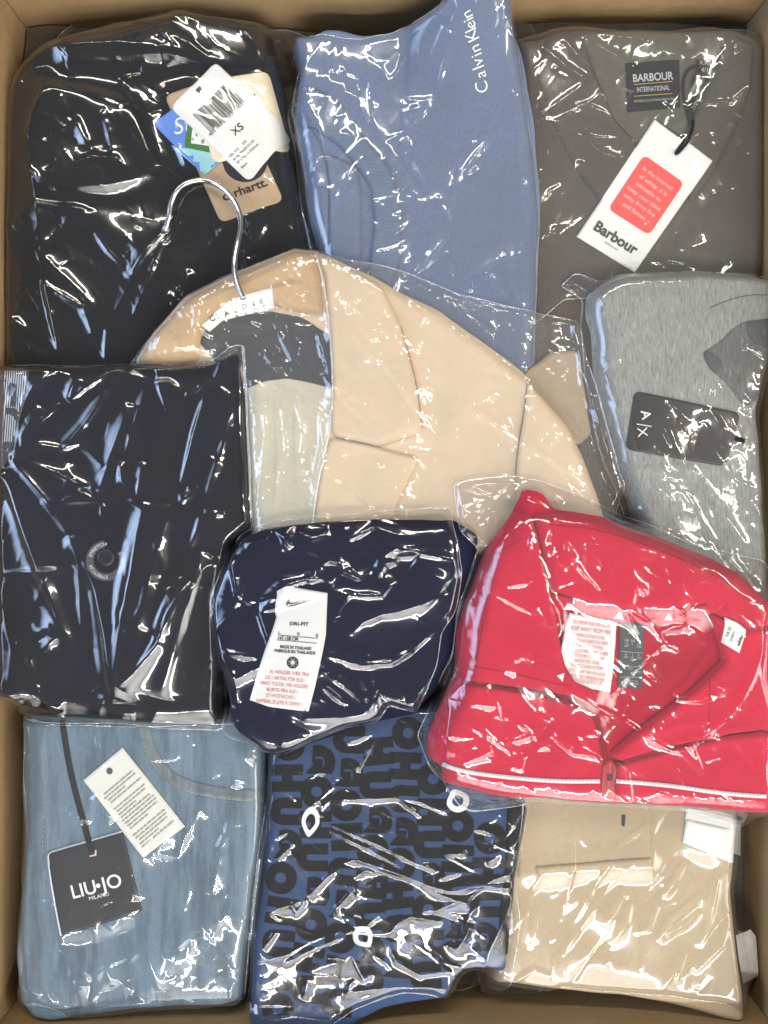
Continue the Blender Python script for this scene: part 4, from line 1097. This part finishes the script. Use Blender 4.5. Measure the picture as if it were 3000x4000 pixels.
patch('lapel', ct, Z4('640,28 700,60 800,105 870,150 930,280 965,410 988,500 1005,632 982,652 848,692 700,656 692,620 698,500 690,320 672,110'), coat, .0055, 20, 25, 6, wob=2, seed=88, noise=(.9, 150))
patch('lapel', ct, Z4('692,662 848,696 992,732 962,792 912,905 905,1060 632,1060 640,920 660,760'), coat, .0035, 14, 20, 6, wob=2, seed=89, noise=(.7, 120))
SEAMC = cloth('coat_seam', (.30, .19, .10))
for p in ('932,285 966,405 988,500 1004,630', '1361,475 1354,560 1332,680 1322,790'): ribbon('seam', ct, Z4(p), 3.2, SEAMC, .0005, 0, 2)
bg = bag('milky crinkled clear cover over the beige coat', Z4('900,500')[0])
film('film', bg, Z4('0,415 85,295 190,172 330,100 480,48 570,8 650,22 850,80 960,108 1140,178 1290,208 1400,232 1545,258 1570,400 1610,520 1650,680 1700,830 1660,960 1600,1080 410,1080 385,500 380,425'), F_MILK, .0022, thin=(45, 1.6), seed=18, wob=8, creases=[parse(Z4, '''
@2,13 640,30 672,150 690,322 697,450
@2,13 697,450 690,640 652,752 628,930
@1.6,9 645,60 700,60 900,120 1060,190
@1.5,8 1140,560 1240,620 1330,682 1450,752 1560,822
@1.4,9 850,400 920,480 1000,602
@1.4,9 700,180 780,280 860,392
@1.6,10 300,140 420,120 560,60
@1.8,12 250,310 300,340 330,300 380,330
@1.8,14 380,270 450,290 480,350
@1.6,10 430,300 500,420 560,500
@1.6,10 490,250 560,400 640,480
@2,14 640,290 670,380 690,460
@1.8,12 540,280 620,290 690,260
@1.6,10 460,480 470,650 440,900
@1.6,10 520,500 540,700 500,900
@2,12 655,560 665,700 640,860
@1.6,9 560,480 600,640 580,820
@1.4,9 1280,400 1400,480 1500,560
@1.6,10 1540,260 1560,420 1600,560
@1.5,10 1160,230 1250,300 1310,370
@1.4,9 900,130 1000,220 1180,300
@1.6,10 180,200 130,300 100,390
@1.6,10 230,180 240,260 220,360''', 1.4, 9)], rnd=[(230, (16, 90), (.3, .95), (3, 6.5), 55, 60), (40, (90, 340), (.3, .9), (4, 8), 42, 16)], noise=(.8, 100))
ribbon('open_edge', bg, Z4('640,30 672,150 690,322 699,480 692,620 660,752 630,932 625,1040'), 7, F_SEAL, .0006, .0012)
hg = thing('coat_hanger', 'silver wire hanger hook standing out of the beige coat collar', 'coat hanger', Z12('980,1900')[0])
steel = plain('zinc_wire', (.72, .72, .72), .22, 1.0, .5, .08, .1, 300)
hk = Z12('250,1760 285,1640 292,1560 312,1480 355,1390 440,1318 560,1284 680,1292 790,1342 880,1420 950,1520 995,1640 1000,1740 985,1830 962,1920').tolist()+Z1('1214,1360 1216,1420 1236,1490 1262,1548').tolist()
zt = float(sample(H, *[np.array([v]) for v in Z12('800,1300')[0]])[0]); zb = float(sample(H, *[np.array([v]) for v in Z1('1245,1520')[0]])[0])
n = len(hk); zz = [zt+.004+(zb+.001-zt)*max(0, (i-7)/(n-8))**1.2 for i in range(n)]
tube('hook', hg, hk, .0021, steel, zs=zz, seg=14)
tp = hk[0]; tube('hook_tip', hg, [(tp[0]-5, tp[1]+13), (tp[0]-2, tp[1]+5), (tp[0], tp[1]-3)], .0027, plain('brushed_tip', (.55, .57, .55), .35, 1.0), zs=[zt+.004]*3, seg=12)

# ================================================================== dark trousers (left edge)
drk = cloth('ink_twill', (0.017, 0.017, 0.024), 'plain', var=0.2)
dt = thing('trousers', 'ink dark folded trousers with a round sticker over the button', 'trousers', Z5('600,1000')[0], 'folded clothes packed in the carton')
patch('body', dt, Z5('-260,120 300,120 700,112 1000,130 1200,120 1345,60 1365,260 1380,700 1390,1000 1290,1110 1235,2075 900,2085 560,2045 200,1990 0,1960 -260,1900'), drk, .020, 45, 70, 8, floor=.0, wob=4, seed=91, noise=(1.2, 180),
      creases=[parse(Z5, '@-.9,6,1 0,870 300,850 700,940 1050,960 1350,1000\n@-.9,6,1 0,1260 400,1245 800,1270 1150,1240\n@2,30 900,300 860,800 760,1300\n@1.5,20 1230,240 1160,800 1120,1100')])
cdk = thing('striped_card', 'dark card with pale vertical stripes tucked into the left bag', 'card', Z5('80,400')[0])
q = Z(.2261, 0, 1400)
patch('card', cdk, q('-200,235 530,190 478,580 330,1060 232,1455 165,1720 110,1930 -200,1950'), plain('slate_card', (.075, .07, .085), .5, 0, .4, .06), .002, 7, 40, 5, round_=0)
st_ = []
for x in range(-180, 530, 39):
    a, b = np.array([x, 212.0]), np.array([x-95, 1440.0]); s = []
    for t in np.linspace(0, 1, 13):
        p = a+(b-a)*t
        if p[0] < 540-.24*(p[1]-190)-20: s.append(q(f'{p[0]},{p[1]}')[0])
    if len(s) > 2: st_.append(np.array(s))
ribbons('stripe', cdk, st_, 4.5, plain('pale_blue_print', (.50, .58, .66), .6), .0004, 0, 0)
decal('dark_motif', cdk, [q('150,420 270,440 280,520 240,600 290,700 270,830 170,830 200,700 140,560'), q('20,900 120,850 260,860 320,930 330,1010 270,1080 230,1000 150,960 40,980'), q('20,330 110,300 100,420 30,520')], plain('slate_print', (.06, .055, .07), .6), .0006, 20)
text('lettering', cdk, [('a t t', *q('70,1610')[0], -3, 15)], plain('grey_white_print', (.5, .5, .52), .6))
stc = [300+800*.14467, 2080+760*.14467]
bt = patch('button', dt, [(stc[0]-4+35*math.cos(t), stc[1]-12+35*math.sin(t)) for t in np.linspace(0, 6.28, 28, endpoint=False)], plain('dark_button', (.02, .02, .026), .4, 0, .4), .0015, 10, 8, 4, round_=0)
for dx, dy in ((-8, -6), (8, -2), (-6, 8), (8, 12)):
    decal('button_hole', bt, [[(stc[0]+dx+3.4*math.cos(t), stc[1]-8+dy+3.4*math.sin(t)) for t in np.linspace(0, 6.28, 12, endpoint=False)]], BLACKPRINT)
F_STICK = filmmat('sticker_film', haze=.09, rough=.2, rough2=.3, refl=1.2, facet=0, fine=0, crink=0)
rs = [[(stc[0]+r_*math.cos(t), stc[1]+r_*math.sin(t)) for r_, t in ((80, a), (80, b), (50, b), (50, a))] for a, b in zip(np.linspace(-.6, 4.6, 50)[:-1], np.linspace(-.6, 4.6, 50)[1:])]
stk = thing('round_sticker', 'round translucent sticker with curved STRETCH lettering on dark trousers', 'sticker', stc)
decal('sticker_ring', stk, rs, F_STICK, .0006, 0)
text('lettering', stk, [('STRETCH', *stc, a, 13, dict(arc=58, bold=.008)) for a in (98, 214, 322)], plain('frost_print', (.62, .64, .68), .6), .0009)
bg = bag('very glossy clear bag with long sweeping folds around the ink dark trousers', Z5('600,1000')[0])
film('film', bg, Z5('-260,104 300,104 560,108 760,92 1000,100 1180,78 1260,20 1300,-8 1360,-4 1372,260 1392,700 1402,1000 1300,1110 1245,2110 1232,2152 1000,2142 880,2135 600,2112 300,2105 200,2095 100,2050 0,2010 -260,1960'), F_DARK, .0028, thin=(105, .3), seed=19, wob=4, creases=[parse(Z5, '''
@2.4,16 160,342 185,285 210,232 330,162
@2.8,24 400,318 500,242 640,152 702,130
@2,14 400,310 430,240 470,182
@2.6,20 380,575 500,440 560,350 622,262
@2,16 225,452 290,390 362,330
@2.4,20 240,342 150,502 150,577
@3.6,34 580,845 610,740 640,622 690,480 742,330
@2.6,24 840,222 800,340 780,420 740,622
@2.4,20 1165,272 1130,380 1100,480 1020,802
@2.4,18 1020,802 1032,862 1130,792
@2.4,18 1320,292 1280,440 1240,602 1150,922
@1.8,12 1150,922 1200,932 1272,942
@1.8,14 1230,242 1280,280 1322,292
@3,24 1282,12 1255,110 1220,202 1120,272 1040,272
@3,26 80,632 250,562 360,582 470,540 602,682
@2.6,18 80,632 180,740 270,842 420,1062
@2.4,22 420,1062 460,1220 470,1402 490,1682
@2.2,20 80,622 300,700 540,792 370,862
@2.4,20 540,802 582,862 430,868 280,872
@6.5,46,.6 40,692 100,830 160,1002 250,1240 350,1502 450,1720 562,1902
@6,46,.7 420,1052 500,1200 560,1352 610,1600 652,1982
@6.5,52,.8 830,872 790,1060 760,1252 700,1560 655,1982
@6,46,1.2 960,882 920,1050 880,1202 770,1700 672,1962
@5.5,40 1062,1302 980,1480 900,1652 700,1902
@4,30 1202,1182 1100,1290 1000,1402 880,1602
@5.5,42 1160,1152 1100,1330 1040,1502 910,1952
@2.2,16 1062,1152 1110,1040 1140,932
@2.6,22 690,652 710,760 740,822 772,822
@2.4,20 820,652 805,750 790,832 750,882
@2,16 40,702 15,735 0,762
@3.4,26 20,1302 60,1500 100,1702 150,1962
@3,24 0,1852 60,1930 140,2002 370,2032
@2.4,18 240,1902 300,2002 360,2025
@2,14 620,1962 700,2042 762,2052
@2,13 100,2052 350,2070 600,2082 900,2100 1240,2112
@1.8,9 0,1262 200,1255 442,1242
@3,30 250,1700 330,1620 300,1560 220,1600
@2.4,22 100,1600 180,1720 240,1900
@2,14 1225,1180 1170,1400 1180,1700 1140,1900
@2,16 150,180 280,140 400,130
@2,16 700,150 830,200 880,160
@2,14 840,215 960,210 1040,270''', 2.0, 16)], rnd=[(26, (100, 380), (.5, 1.8), (12, 34), 105, 22)], noise=(1.0, 200))
ribbon('side_seam', bg, Z5('1352,0 1362,130 1374,300 1380,500 1392,720 1400,960'), 8, F_SEAL, .0008, .0014)

# ================================================================== navy sports top (centre)
nav = cloth('navy_jersey', (0.008, 0.010, 0.030), 'plain', var=0.12)
nv = thing('sports_top', 'small folded navy sports top with a long white care label', 't-shirt', Z7('800,700')[0], 'folded clothes packed in the carton')
patch('body', nv, Z7('420,150 700,130 1000,110 1400,108 1530,190 1545,330 1440,640 1410,850 1310,1050 1210,1150 1040,1185 800,1250 560,1345 420,1372 240,1250 200,1100 160,900 130,650 135,500 195,330 275,210'), nav, .024, 60, 70, 8, floor=.008, wob=5, seed=101, noise=(1.5, 170))
patch('hem_fold', nv, Z7('420,160 760,132 1000,112 1390,112 1400,240 1000,270 700,290 430,260'), nav, .003, 16, 20, 8, wob=4, seed=102)
lb2 = patch('under_label', nv, Z14('700,330 800,272 1295,352 1275,850 1235,1060 1150,1450 1072,1746 1040,1744 690,900'), SATIN, .001, 6, 50, 4, round_=0, seed=103)
lb1 = patch('care_label', nv, Z14('735,340 812,268 1285,350 1250,850 1205,1060 1120,1450 1020,1746 820,1722 600,1692 378,1612 480,1260 560,1010 640,800 690,640 672,560 685,430'), SATIN, .0016, 6, 60, 4, round_=0, seed=104, noise=(.5, 90))
decal('tick_mark', lb1, [Z14('852,412 838,440 845,462 880,468 960,455 1060,436 1160,418 1060,452 960,486 890,510 840,512 810,500 803,484 815,455')], plain('brown_grey_print', (.10, .07, .06), .6), .0004, 20)
text('lettering', lb1, [('DRI-FIT', *Z14('962,735')[0], 2, 13, dict(width=74, bold=.025)), ('L', *Z14('727,835')[0], 4, 11, dict(bold=.02)), ('G', *Z14('950,848')[0], 4, 11, dict(bold=.02)), ('G', *Z14('1168,868')[0], 4, 11, dict(bold=.02)),
     ('147-158 CM', *Z14('828,905')[0], 4, 12.5, dict(bold=.025, width=78)), ('MADE IN THAILAND', *Z14('920,1012')[0], 4, 11.5, dict(bold=.03, width=122)), ('FABRIQUE EN THAILANDE', *Z14('910,1062')[0], 4, 11.5, dict(bold=.03, width=160))], BLACKPRINT)
for p in ('715,846 1178,886', '700,904 1168,944'): ribbon('rule_line', lb1, Z14(p), 2.2, BLACKPRINT, .0004, 0, 0)
cx, cy = Z14('885,1172')[0]
fl = []
for i in range(8):
    a = i*math.pi/4+math.pi/8
    c, s = math.cos(a), math.sin(a)
    for (p0, p1, p2, p3) in (((7, -1.2), (20, -9), (23, -4), (9, -.2)), ((7, 1.2), (20, 9), (23, 4), (9, .2)), ((18, -9), (23, -4), (23, 4), (18, 9))):
        fl.append([(cx+x*c-y*s, cy+x*s+y*c) for x, y in (p0, p1, p2, p3)])
decal('flower_mark', lb1, fl, BLACKPRINT, .0004)
RW = ['SKAL HOLDES VÆK FRA', 'ILD / AKTAS FÖR ELD /', 'VARO TULTA / MÅ HOLDES', 'BORTE FRA ILD /', 'ОГНЕОПАСНО /', 'NEPŘIBLIŽUJTE K OHNI /']
cw = [176, 160, 186, 122, 116, 178]
text('lettering', lb1, [(t, *Z14(f'{815-18*i},{1312+70*i}')[0], 5, 13.5, dict(width=w)) for i, (t, w) in enumerate(zip(RW, cw))], REDPRINT)
bg = bag('puffed shiny clear bag around the navy sports top', Z7('800,700')[0])
film('film', bg, Z7('375,132 560,110 760,88 1000,68 1200,52 1400,38 1425,180 1460,380 1420,600 1350,720 1320,900 1215,1160 1060,1120 1005,1205 780,1255 600,1335 480,1385 405,1388 200,1300 158,1255 185,1100 150,950 105,700 90,540 175,310 250,190'), F_DARK, .0035, thin=(20, .6), seed=20, wob=5, creases=[parse(Z7, '''
@2.4,16 270,212 350,170 430,152 412,222 280,242
@2.4,18 430,152 490,200 542,262
@2.6,20 762,92 745,140 720,192 650,212 560,162
@2,14 830,152 860,212 930,180 1002,142
@3,24 370,608 430,540 500,472 660,422 702,352
@3.4,30 700,355 745,335 790,342 820,392 900,427 980,372
@4,36 980,372 1040,300 1100,262 1250,292 1440,332
@3,24 370,606 450,585 540,562 720,512
@2.6,20 710,492 880,517 1020,522 1070,462 990,352
@2.8,24 850,732 920,662 1020,620 1130,602 1260,562 1380,512
@2.6,18 710,832 810,865 915,897 1080,887 1200,810 1320,702
@3.4,26 200,312 225,420 240,522 270,542
@2.8,22 270,542 320,570 370,622 420,752 440,872
@3,26 100,552 120,680 140,802 250,1002
@2.4,18 140,812 250,835 370,852
@2.2,16 260,572 190,640 110,722
@2.4,18 150,842 210,910 240,1002 240,1102
@2.4,18 240,972 320,922 430,892
@2.4,18 880,942 920,1050 960,1132 1010,1052 1170,1112
@2,14 1000,1192 1005,1110 1012,1040
@1.8,14 600,1182 780,1175 940,1162
@4,50 1200,330 1300,400 1380,470
@3,36 620,440 700,420 760,470
@2.4,24 1000,420 1040,350 1120,330
@2,16 420,150 700,125 1000,100
@2.4,18 190,1110 170,1180 165,1250
@2,16 640,890 760,960 900,1060 1000,1100
@1.8,12 700,1000 800,1090 850,1110''', 2.0, 16)], rnd=[(14, (80, 300), (.5, 1.8), (9, 26), 20, 60)], noise=(1.9, 240))

# ================================================================== red track jacket (near right)
red = cloth('red_tricot', (0.58, 0.006, 0.040), 'plain', var=0.05, sheen=.1)
redr = cloth('red_rib', (0.53, 0.006, 0.036), 'wale', var=0.06)
redi = cloth('red_fleece_inside', (0.46, 0.005, 0.030), 'knit', var=0.08)
rj = thing('track_jacket', 'bright red zipped track jacket with a white stripe across', 'track jacket', Z8('900,800')[0], 'folded clothes packed in the carton')
patch('body', rj, Z8('480,150 520,72 600,88 655,165 760,178 900,205 1100,280 1330,370 1500,450 1650,580 1720,700 1720,1570 1600,1575 1300,1540 1000,1530 700,1510 400,1480 150,1422 150,1350 80,1300 85,1200 150,1050 205,920 218,720 255,600 310,450 350,345 420,255'), red, .026, 55, 70, 8, floor=.008, wob=4, seed=111, noise=(1.2, 190),
      creases=[parse(Z8, '''@-3,75,1 700,720 900,820 1150,900 1350,860 1560,720
@2.5,14 215,720 260,800 250,920 150,1060
@2.5,18 240,620 280,700 270,840''')])
patch('inner_back', rj, Z8('640,555 820,600 1000,640 1190,645 1400,640 1560,720 1500,860 1330,1010 1100,1200 940,1330 900,1290 880,1120 740,900 690,760'), redi, .001, 14, 20, 8, wob=2, seed=112, noise=(1.4, 130), creases=[parse(Z8, '@3,28 1420,760 1280,960 1080,1120\n@2.5,26 1300,860 1150,1010 1000,1180')])
patch('stand_collar', rj, Z8('570,192 760,180 1100,288 1500,460 1640,600 1662,705 1560,735 1480,690 1390,650 1200,642 1000,640 820,602 650,545'), red, .009, 30, 20, 8, wob=3, seed=113, noise=(1.0, 140), creases=[parse(Z8, '@1.6,10 640,215 900,245 1150,335 1400,450')])
tb = patch('neck_tape_or_shade', rj, Z8('645,552 820,598 1000,638 1190,640 1380,606 1405,660 1220,694 980,692 800,655 665,625'), redr, .0015, 7, 15, 5, wob=1, seed=114)
patch('collar_front', rj, Z8('478,182 565,190 600,300 640,480 700,780 735,900 868,1008 885,1115 850,1068 720,1030 540,1000 400,980 262,968 288,800 320,600 372,330 420,258'), red, .009, 30, 25, 8, wob=3, seed=115, noise=(1.0, 140), creases=[parse(Z8, '@2,18 500,250 540,420 600,700\n@1.5,16 400,360 370,560 360,800')])
patch('collar_front', rj, Z8('1398,650 1560,722 1655,712 1720,760 1720,1180 1480,1212 1390,1235 1200,1272 985,1342 925,1300 1010,1225 1300,1010 1450,870'), red, .008, 28, 25, 8, wob=3, seed=116, noise=(1.0, 140), creases=[parse(Z8, '@-.9,5,1 1390,940 1385,1100 1380,1230\n@1.8,14 1000,1230 1200,1170 1390,1140')])
patch('front_panel', rj, Z8('195,962 270,972 500,1004 740,1054 858,1112 890,1200 912,1300 916,1360 900,1500 700,1500 400,1470 150,1415 158,1340'), red, .007, 24, 25, 8, wob=2, seed=117, noise=(1.0, 150))
patch('front_panel', rj, Z8('955,1352 1200,1282 1480,1218 1720,1190 1720,1560 1300,1530 950,1515'), red, .006, 22, 25, 8, wob=2, seed=118, noise=(.9, 150))
WP = cloth('white_grosgrain', (.80, .78, .78), 'rib', var=.03)
ribbon('white_stripe', rj, Z8('150,1344 200,1366 300,1388 500,1411 700,1426 880,1424'), 17, WP, .0006, .0012)
ribbon('white_stripe', rj, Z8('955,1424 1100,1434 1250,1450 1400,1474 1560,1490 1715,1497'), 17, WP, .0006, .0012)
TAPE = cloth('dark_red_tape', (.34, .006, .022), 'rib'); TEETH = plain('red_teeth', (.42, .010, .035), .35, 0, .5)
def teeth(name, pts, n, w, l):
    p = chaikin(Z8(pts), 3, False); ln = np.concatenate([[0], np.cumsum(np.hypot(*np.diff(p, axis=0).T))])
    t = np.linspace(0, ln[-1], n); x = np.interp(t, ln, p[:, 0]); y = np.interp(t, ln, p[:, 1]); T = np.gradient(np.column_stack([x, y]), axis=0); T /= np.hypot(*T.T)[:, None]
    lst = [np.array([[a-l*ty, b+l*tx], [a, b], [a+l*ty, b-l*tx]]) for a, b, (tx, ty) in zip(x, y, T)]
    o = ribbons(name, rj, lst, w, TEETH, .0008, .0012, 0); o['kind'] = 'stuff'; return o
ribbon('zip_tape', rj, Z8('262,966 400,986 600,1018 760,1062 858,1112 888,1190 905,1290 910,1345'), 13, TAPE, .0005, .0008)
teeth('zip_teeth', '262,970 400,990 600,1022 756,1066 852,1116 884,1192 900,1290 906,1345', 110, 4.2, 6)
ribbon('zip_tape', rj, Z8('958,1346 1050,1316 1120,1296 1205,1272 1380,1238'), 11, TAPE, .0005, .0008)
teeth('zip_teeth', '958,1350 1050,1320 1120,1300 1205,1276 1300,1254', 44, 4.2, 5)
zp = patch('zip_pull', rj, rquad(Z8('895,1352 920,1335 950,1338 963,1362 955,1440 946,1520 880,1518 888,1430'), 9), plain('dull_red_plastic', (.42, .045, .05), .45, 0, .4), .003, 7, 10, 4, round_=0, seed=119)
decal('pull_slot', zp, [rquad(Z8('914,1395 940,1390 938,1420 915,1424'), 5)], plain('slot_shade', (.08, .006, .01), .6), .0004)
for p in ('390,380 360,560 330,760 300,900', '640,235 900,260 1150,350 1420,465 1600,610', '300,895 460,920 620,960 740,985', '360,380 430,360 520,300', '860,1130 880,1240 885,1350', '1390,940 1388,1100 1380,1230', '660,545 820,598 1000,634 1190,638 1380,602'): ribbon('seam', rj, Z8(p), 2.6, TAPE, .0004, 0, 2)
wl = patch('care_label', rj, Z8('742,645 850,668 960,690 955,770 945,890 930,1015 850,1000 765,962 722,890 703,820 718,730'), SATIN, .002, 6, 40, 4, round_=0, seed=120, noise=(.8, 60))
q = Z(.22303, 2180, 2350)
RL = [('VON OFFENEM FEUER FERN HALTEN', 575, 425, 8, 15, 148), ('KEEP AWAY FROM FIRE', 575, 540, 7, 18, 154), ('GARDER À DISTANCE DU FEU', 555, 640, 7, 13.5, 118), ('MANTÉNGASE ALEJADO DEL FUEGO', 550, 728, 7, 13.5, 144), ('MANTER AFASTADO DO FOGO', 535, 815, 7, 13.5, 118),
      ('TENERE LONTANO DA FIAMME LIBERE', 535, 910, 7, 13.5, 152), ('UDRŽUJTE MIMO DOSAH OHNĚ', 520, 995, 7, 13.5, 128), ('VAROVATI PRED OGNJEM', 510, 1080, 7, 13.5, 104), ('TRZYMAĆ Z DALEKA OD OGNIA', 505, 1170, 7, 13.5, 128), ('VER IN DE BUURT VAN VUUR HOUDEN', 510, 1268, 8, 13.5, 150),
      ('IKKE KOMME I NÆRHEDEN AF ÅBEN ILD', 555, 1368, 9, 13.5, 150), ('ДА СЕ ПАЗИ ДАЛЕЧ ОТ ОГЪН', 535, 1440, 9, 13.5, 116)]
text('lettering', wl, [(t, *q(f'{x},{y}')[0], a, c, dict(width=w)) for t, x, y, a, c, w in RL], REDPRINT)
dl = patch('size_label', rj, Z8('975,690 1092,700 1085,860 1076,1000 965,990 970,840'), plain('charcoal_satin', (.05, .055, .055), .5, 0, .4, .1), .0016, 6, 30, 4, round_=0, seed=121)
def mark(x, y, s, ang, flip=1):
    out = []; a = math.radians(ang)
    for h, b in ((.26, 0.0), (.58, .30), (.90, .60)):
        loc = [(b+.02, 0), (b+.40 if b else .36, 0), (b+.40-.50*h-.02, h*.86), (b+.14-.50*h+.06, h*.86-.10)] if b else [(0, 0), (.32, 0), (.18, .24), (.06, .14)]
        out.append([(x+s*((u-.45)*math.cos(a)+v*math.sin(a)*flip), y+s*((u-.45)*math.sin(a)-v*math.cos(a)*flip)) for u, v in loc])
    return out
decal('three_bar_mark', dl, mark(*q('1320,568')[0], 46, 4), SILVERPRINT)
text('lettering', dl, [('UK', *q('1205,700')[0], 4, 10), ('US', *q('1308,705')[0], 4, 10), ('F', *q('1425,715')[0], 4, 10), ('12-', *q('1210,750')[0], 4, 8.5), ('L', *q('1305,755')[0], 4, 8.5), ('12-', *q('1418,765')[0], 4, 8.5), ('14Y', *q('1200,798')[0], 4, 8.5), ('14A', *q('1420,812')[0], 4, 8.5),
     ('D', *q('1188,945')[0], 4, 9), ('I', *q('1303,950')[0], 4, 9), ('E', *q('1415,955')[0], 4, 9), ('164', *q('1190,990')[0], 4, 8.5), ('13-', *q('1300,998')[0], 4, 8.5), ('164', *q('1415,1005')[0], 4, 8.5), ('14A', *q('1302,1045')[0], 4, 8.5),
     ('CN', *q('1255,1190')[0], 4, 9), ('J / 160', *q('1375,1250')[0], 4, 8.5), ('MADE IN', *q('1288,1415')[0], 3, 8.5), ('PAKISTAN', *q('1280,1460')[0], 3, 8.5)], SILVERPRINT)
for p in ('1100,872 1490,900', '1090,1120 1470,1150', '1085,1320 1480,1330'): ribbon('rule_line', dl, q(p), 1.6, SILVERPRINT, .0004, 0, 0)
sl2 = patch('small_label', rj, Z8('1462,665 1520,690 1560,722 1528,832 1443,782'), SATIN, .0015, 5, 25, 4, round_=0, seed=122)
text('lettering', sl2, [('0.8.25', *Z8('1482,735')[0], -70, 11), ('JX2016', *Z8('1500,755')[0], -70, 9), ('adidas', *Z8('1536,775')[0], -70, 12, dict(bold=.02))], BLACKPRINT)
for x, y, s, a in ((728, 630, 34, 6), (966, 672, 38, 8), (1196, 678, 34, 2), (712, 945, 34, -78), (1412, 1030, 28, 190)):
    decal('three_bar_mark', rj, mark(*Z8(f'{x},{y}')[0], s, a), WHITEPRINT, .0005)
bg = bag('loose clear bag around the red track jacket', Z8('900,800')[0])
film('film', bg, Z8('205,45 300,22 480,8 620,35 780,100 900,150 1200,268 1330,330 1500,370 1640,400 1650,480 1655,900 1655,1640 1500,1625 1280,1575 900,1545 600,1535 300,1572 240,1555 165,1440 95,1370 35,1210 105,1050 195,850 235,600 325,350 235,265'), F_CLEAR, .0025, thin=(45, 1.2), seed=22, wob=5, creases=[parse(Z8, '''
@2,10 720,990 850,1070 1000,1152 1110,1225 1210,1287
@2,10 1212,1287 1290,1262 1480,1132
@2,11 1480,1132 1530,1050 1580,952 1655,742
@1.8,10 1120,692 1155,740 1190,792 1130,852
@1.6,10 1130,852 1060,905 990,962 930,1042
1190,800 1225,815 1262,832
1000,622 1060,650 1120,692
@2.6,16 580,332 610,450 640,582 692,702
@2,14 480,32 430,70 390,112 300,150 220,182
@2,14 390,112 360,170 330,232
@2,12 240,52 310,80 390,112
@2,14 395,115 460,50 490,30
@1.8,14 560,242 550,320 540,402
@1.8,14 650,212 610,342 720,432 762,372
@1.6,12 440,262 435,300 430,352
@1.6,12 360,542 430,575 480,602 580,652
@1.6,12 440,522 500,510 562,502
590,802 640,815 690,832 720,732
@2,14 160,1142 170,1090 180,1042 250,972 262,1052
@2,14 262,1052 330,1065 400,1072 422,1182
@1.8,9 192,1052 175,1200 162,1352
@1.8,14 340,1162 355,1220 370,1282 250,1342
@2,16 500,1152 530,1180 562,1212 440,1242
@1.8,12 530,1302 520,1340 512,1382
@1.8,14 640,1192 690,1240 750,1292 822,1302
@1.4,8 1000,1330 1015,1440 1030,1562
@1.6,12 1010,452 1025,490 1040,522 1102,542
@1.8,12 1200,342 1290,382 1380,430 1482,482
@1.6,12 1290,702 1220,715 1160,742
@2,18 1202,1042 1270,1050 1340,1052 1482,1002
@1.6,10 1100,560 1040,520 1020,600 1060,640
@1.6,10 820,210 1000,260 1150,320 1300,380
@1.6,10 540,90 620,130 700,190
@1.5,10 1330,330 1450,420 1600,520
@1.5,10 400,1470 700,1510 1000,1525 1300,1545
@1.4,8 700,300 760,420 880,560
@1.6,12 640,560 690,640 700,720
@1.6,12 450,880 520,840 570,890''', 1.4, 10)], rnd=[(44, (25, 130), (.4, 1.4), (4, 13), 45, 60), (16, (120, 340), (.4, 1.2), (8, 18), 30, 30)], noise=(.6, 170))
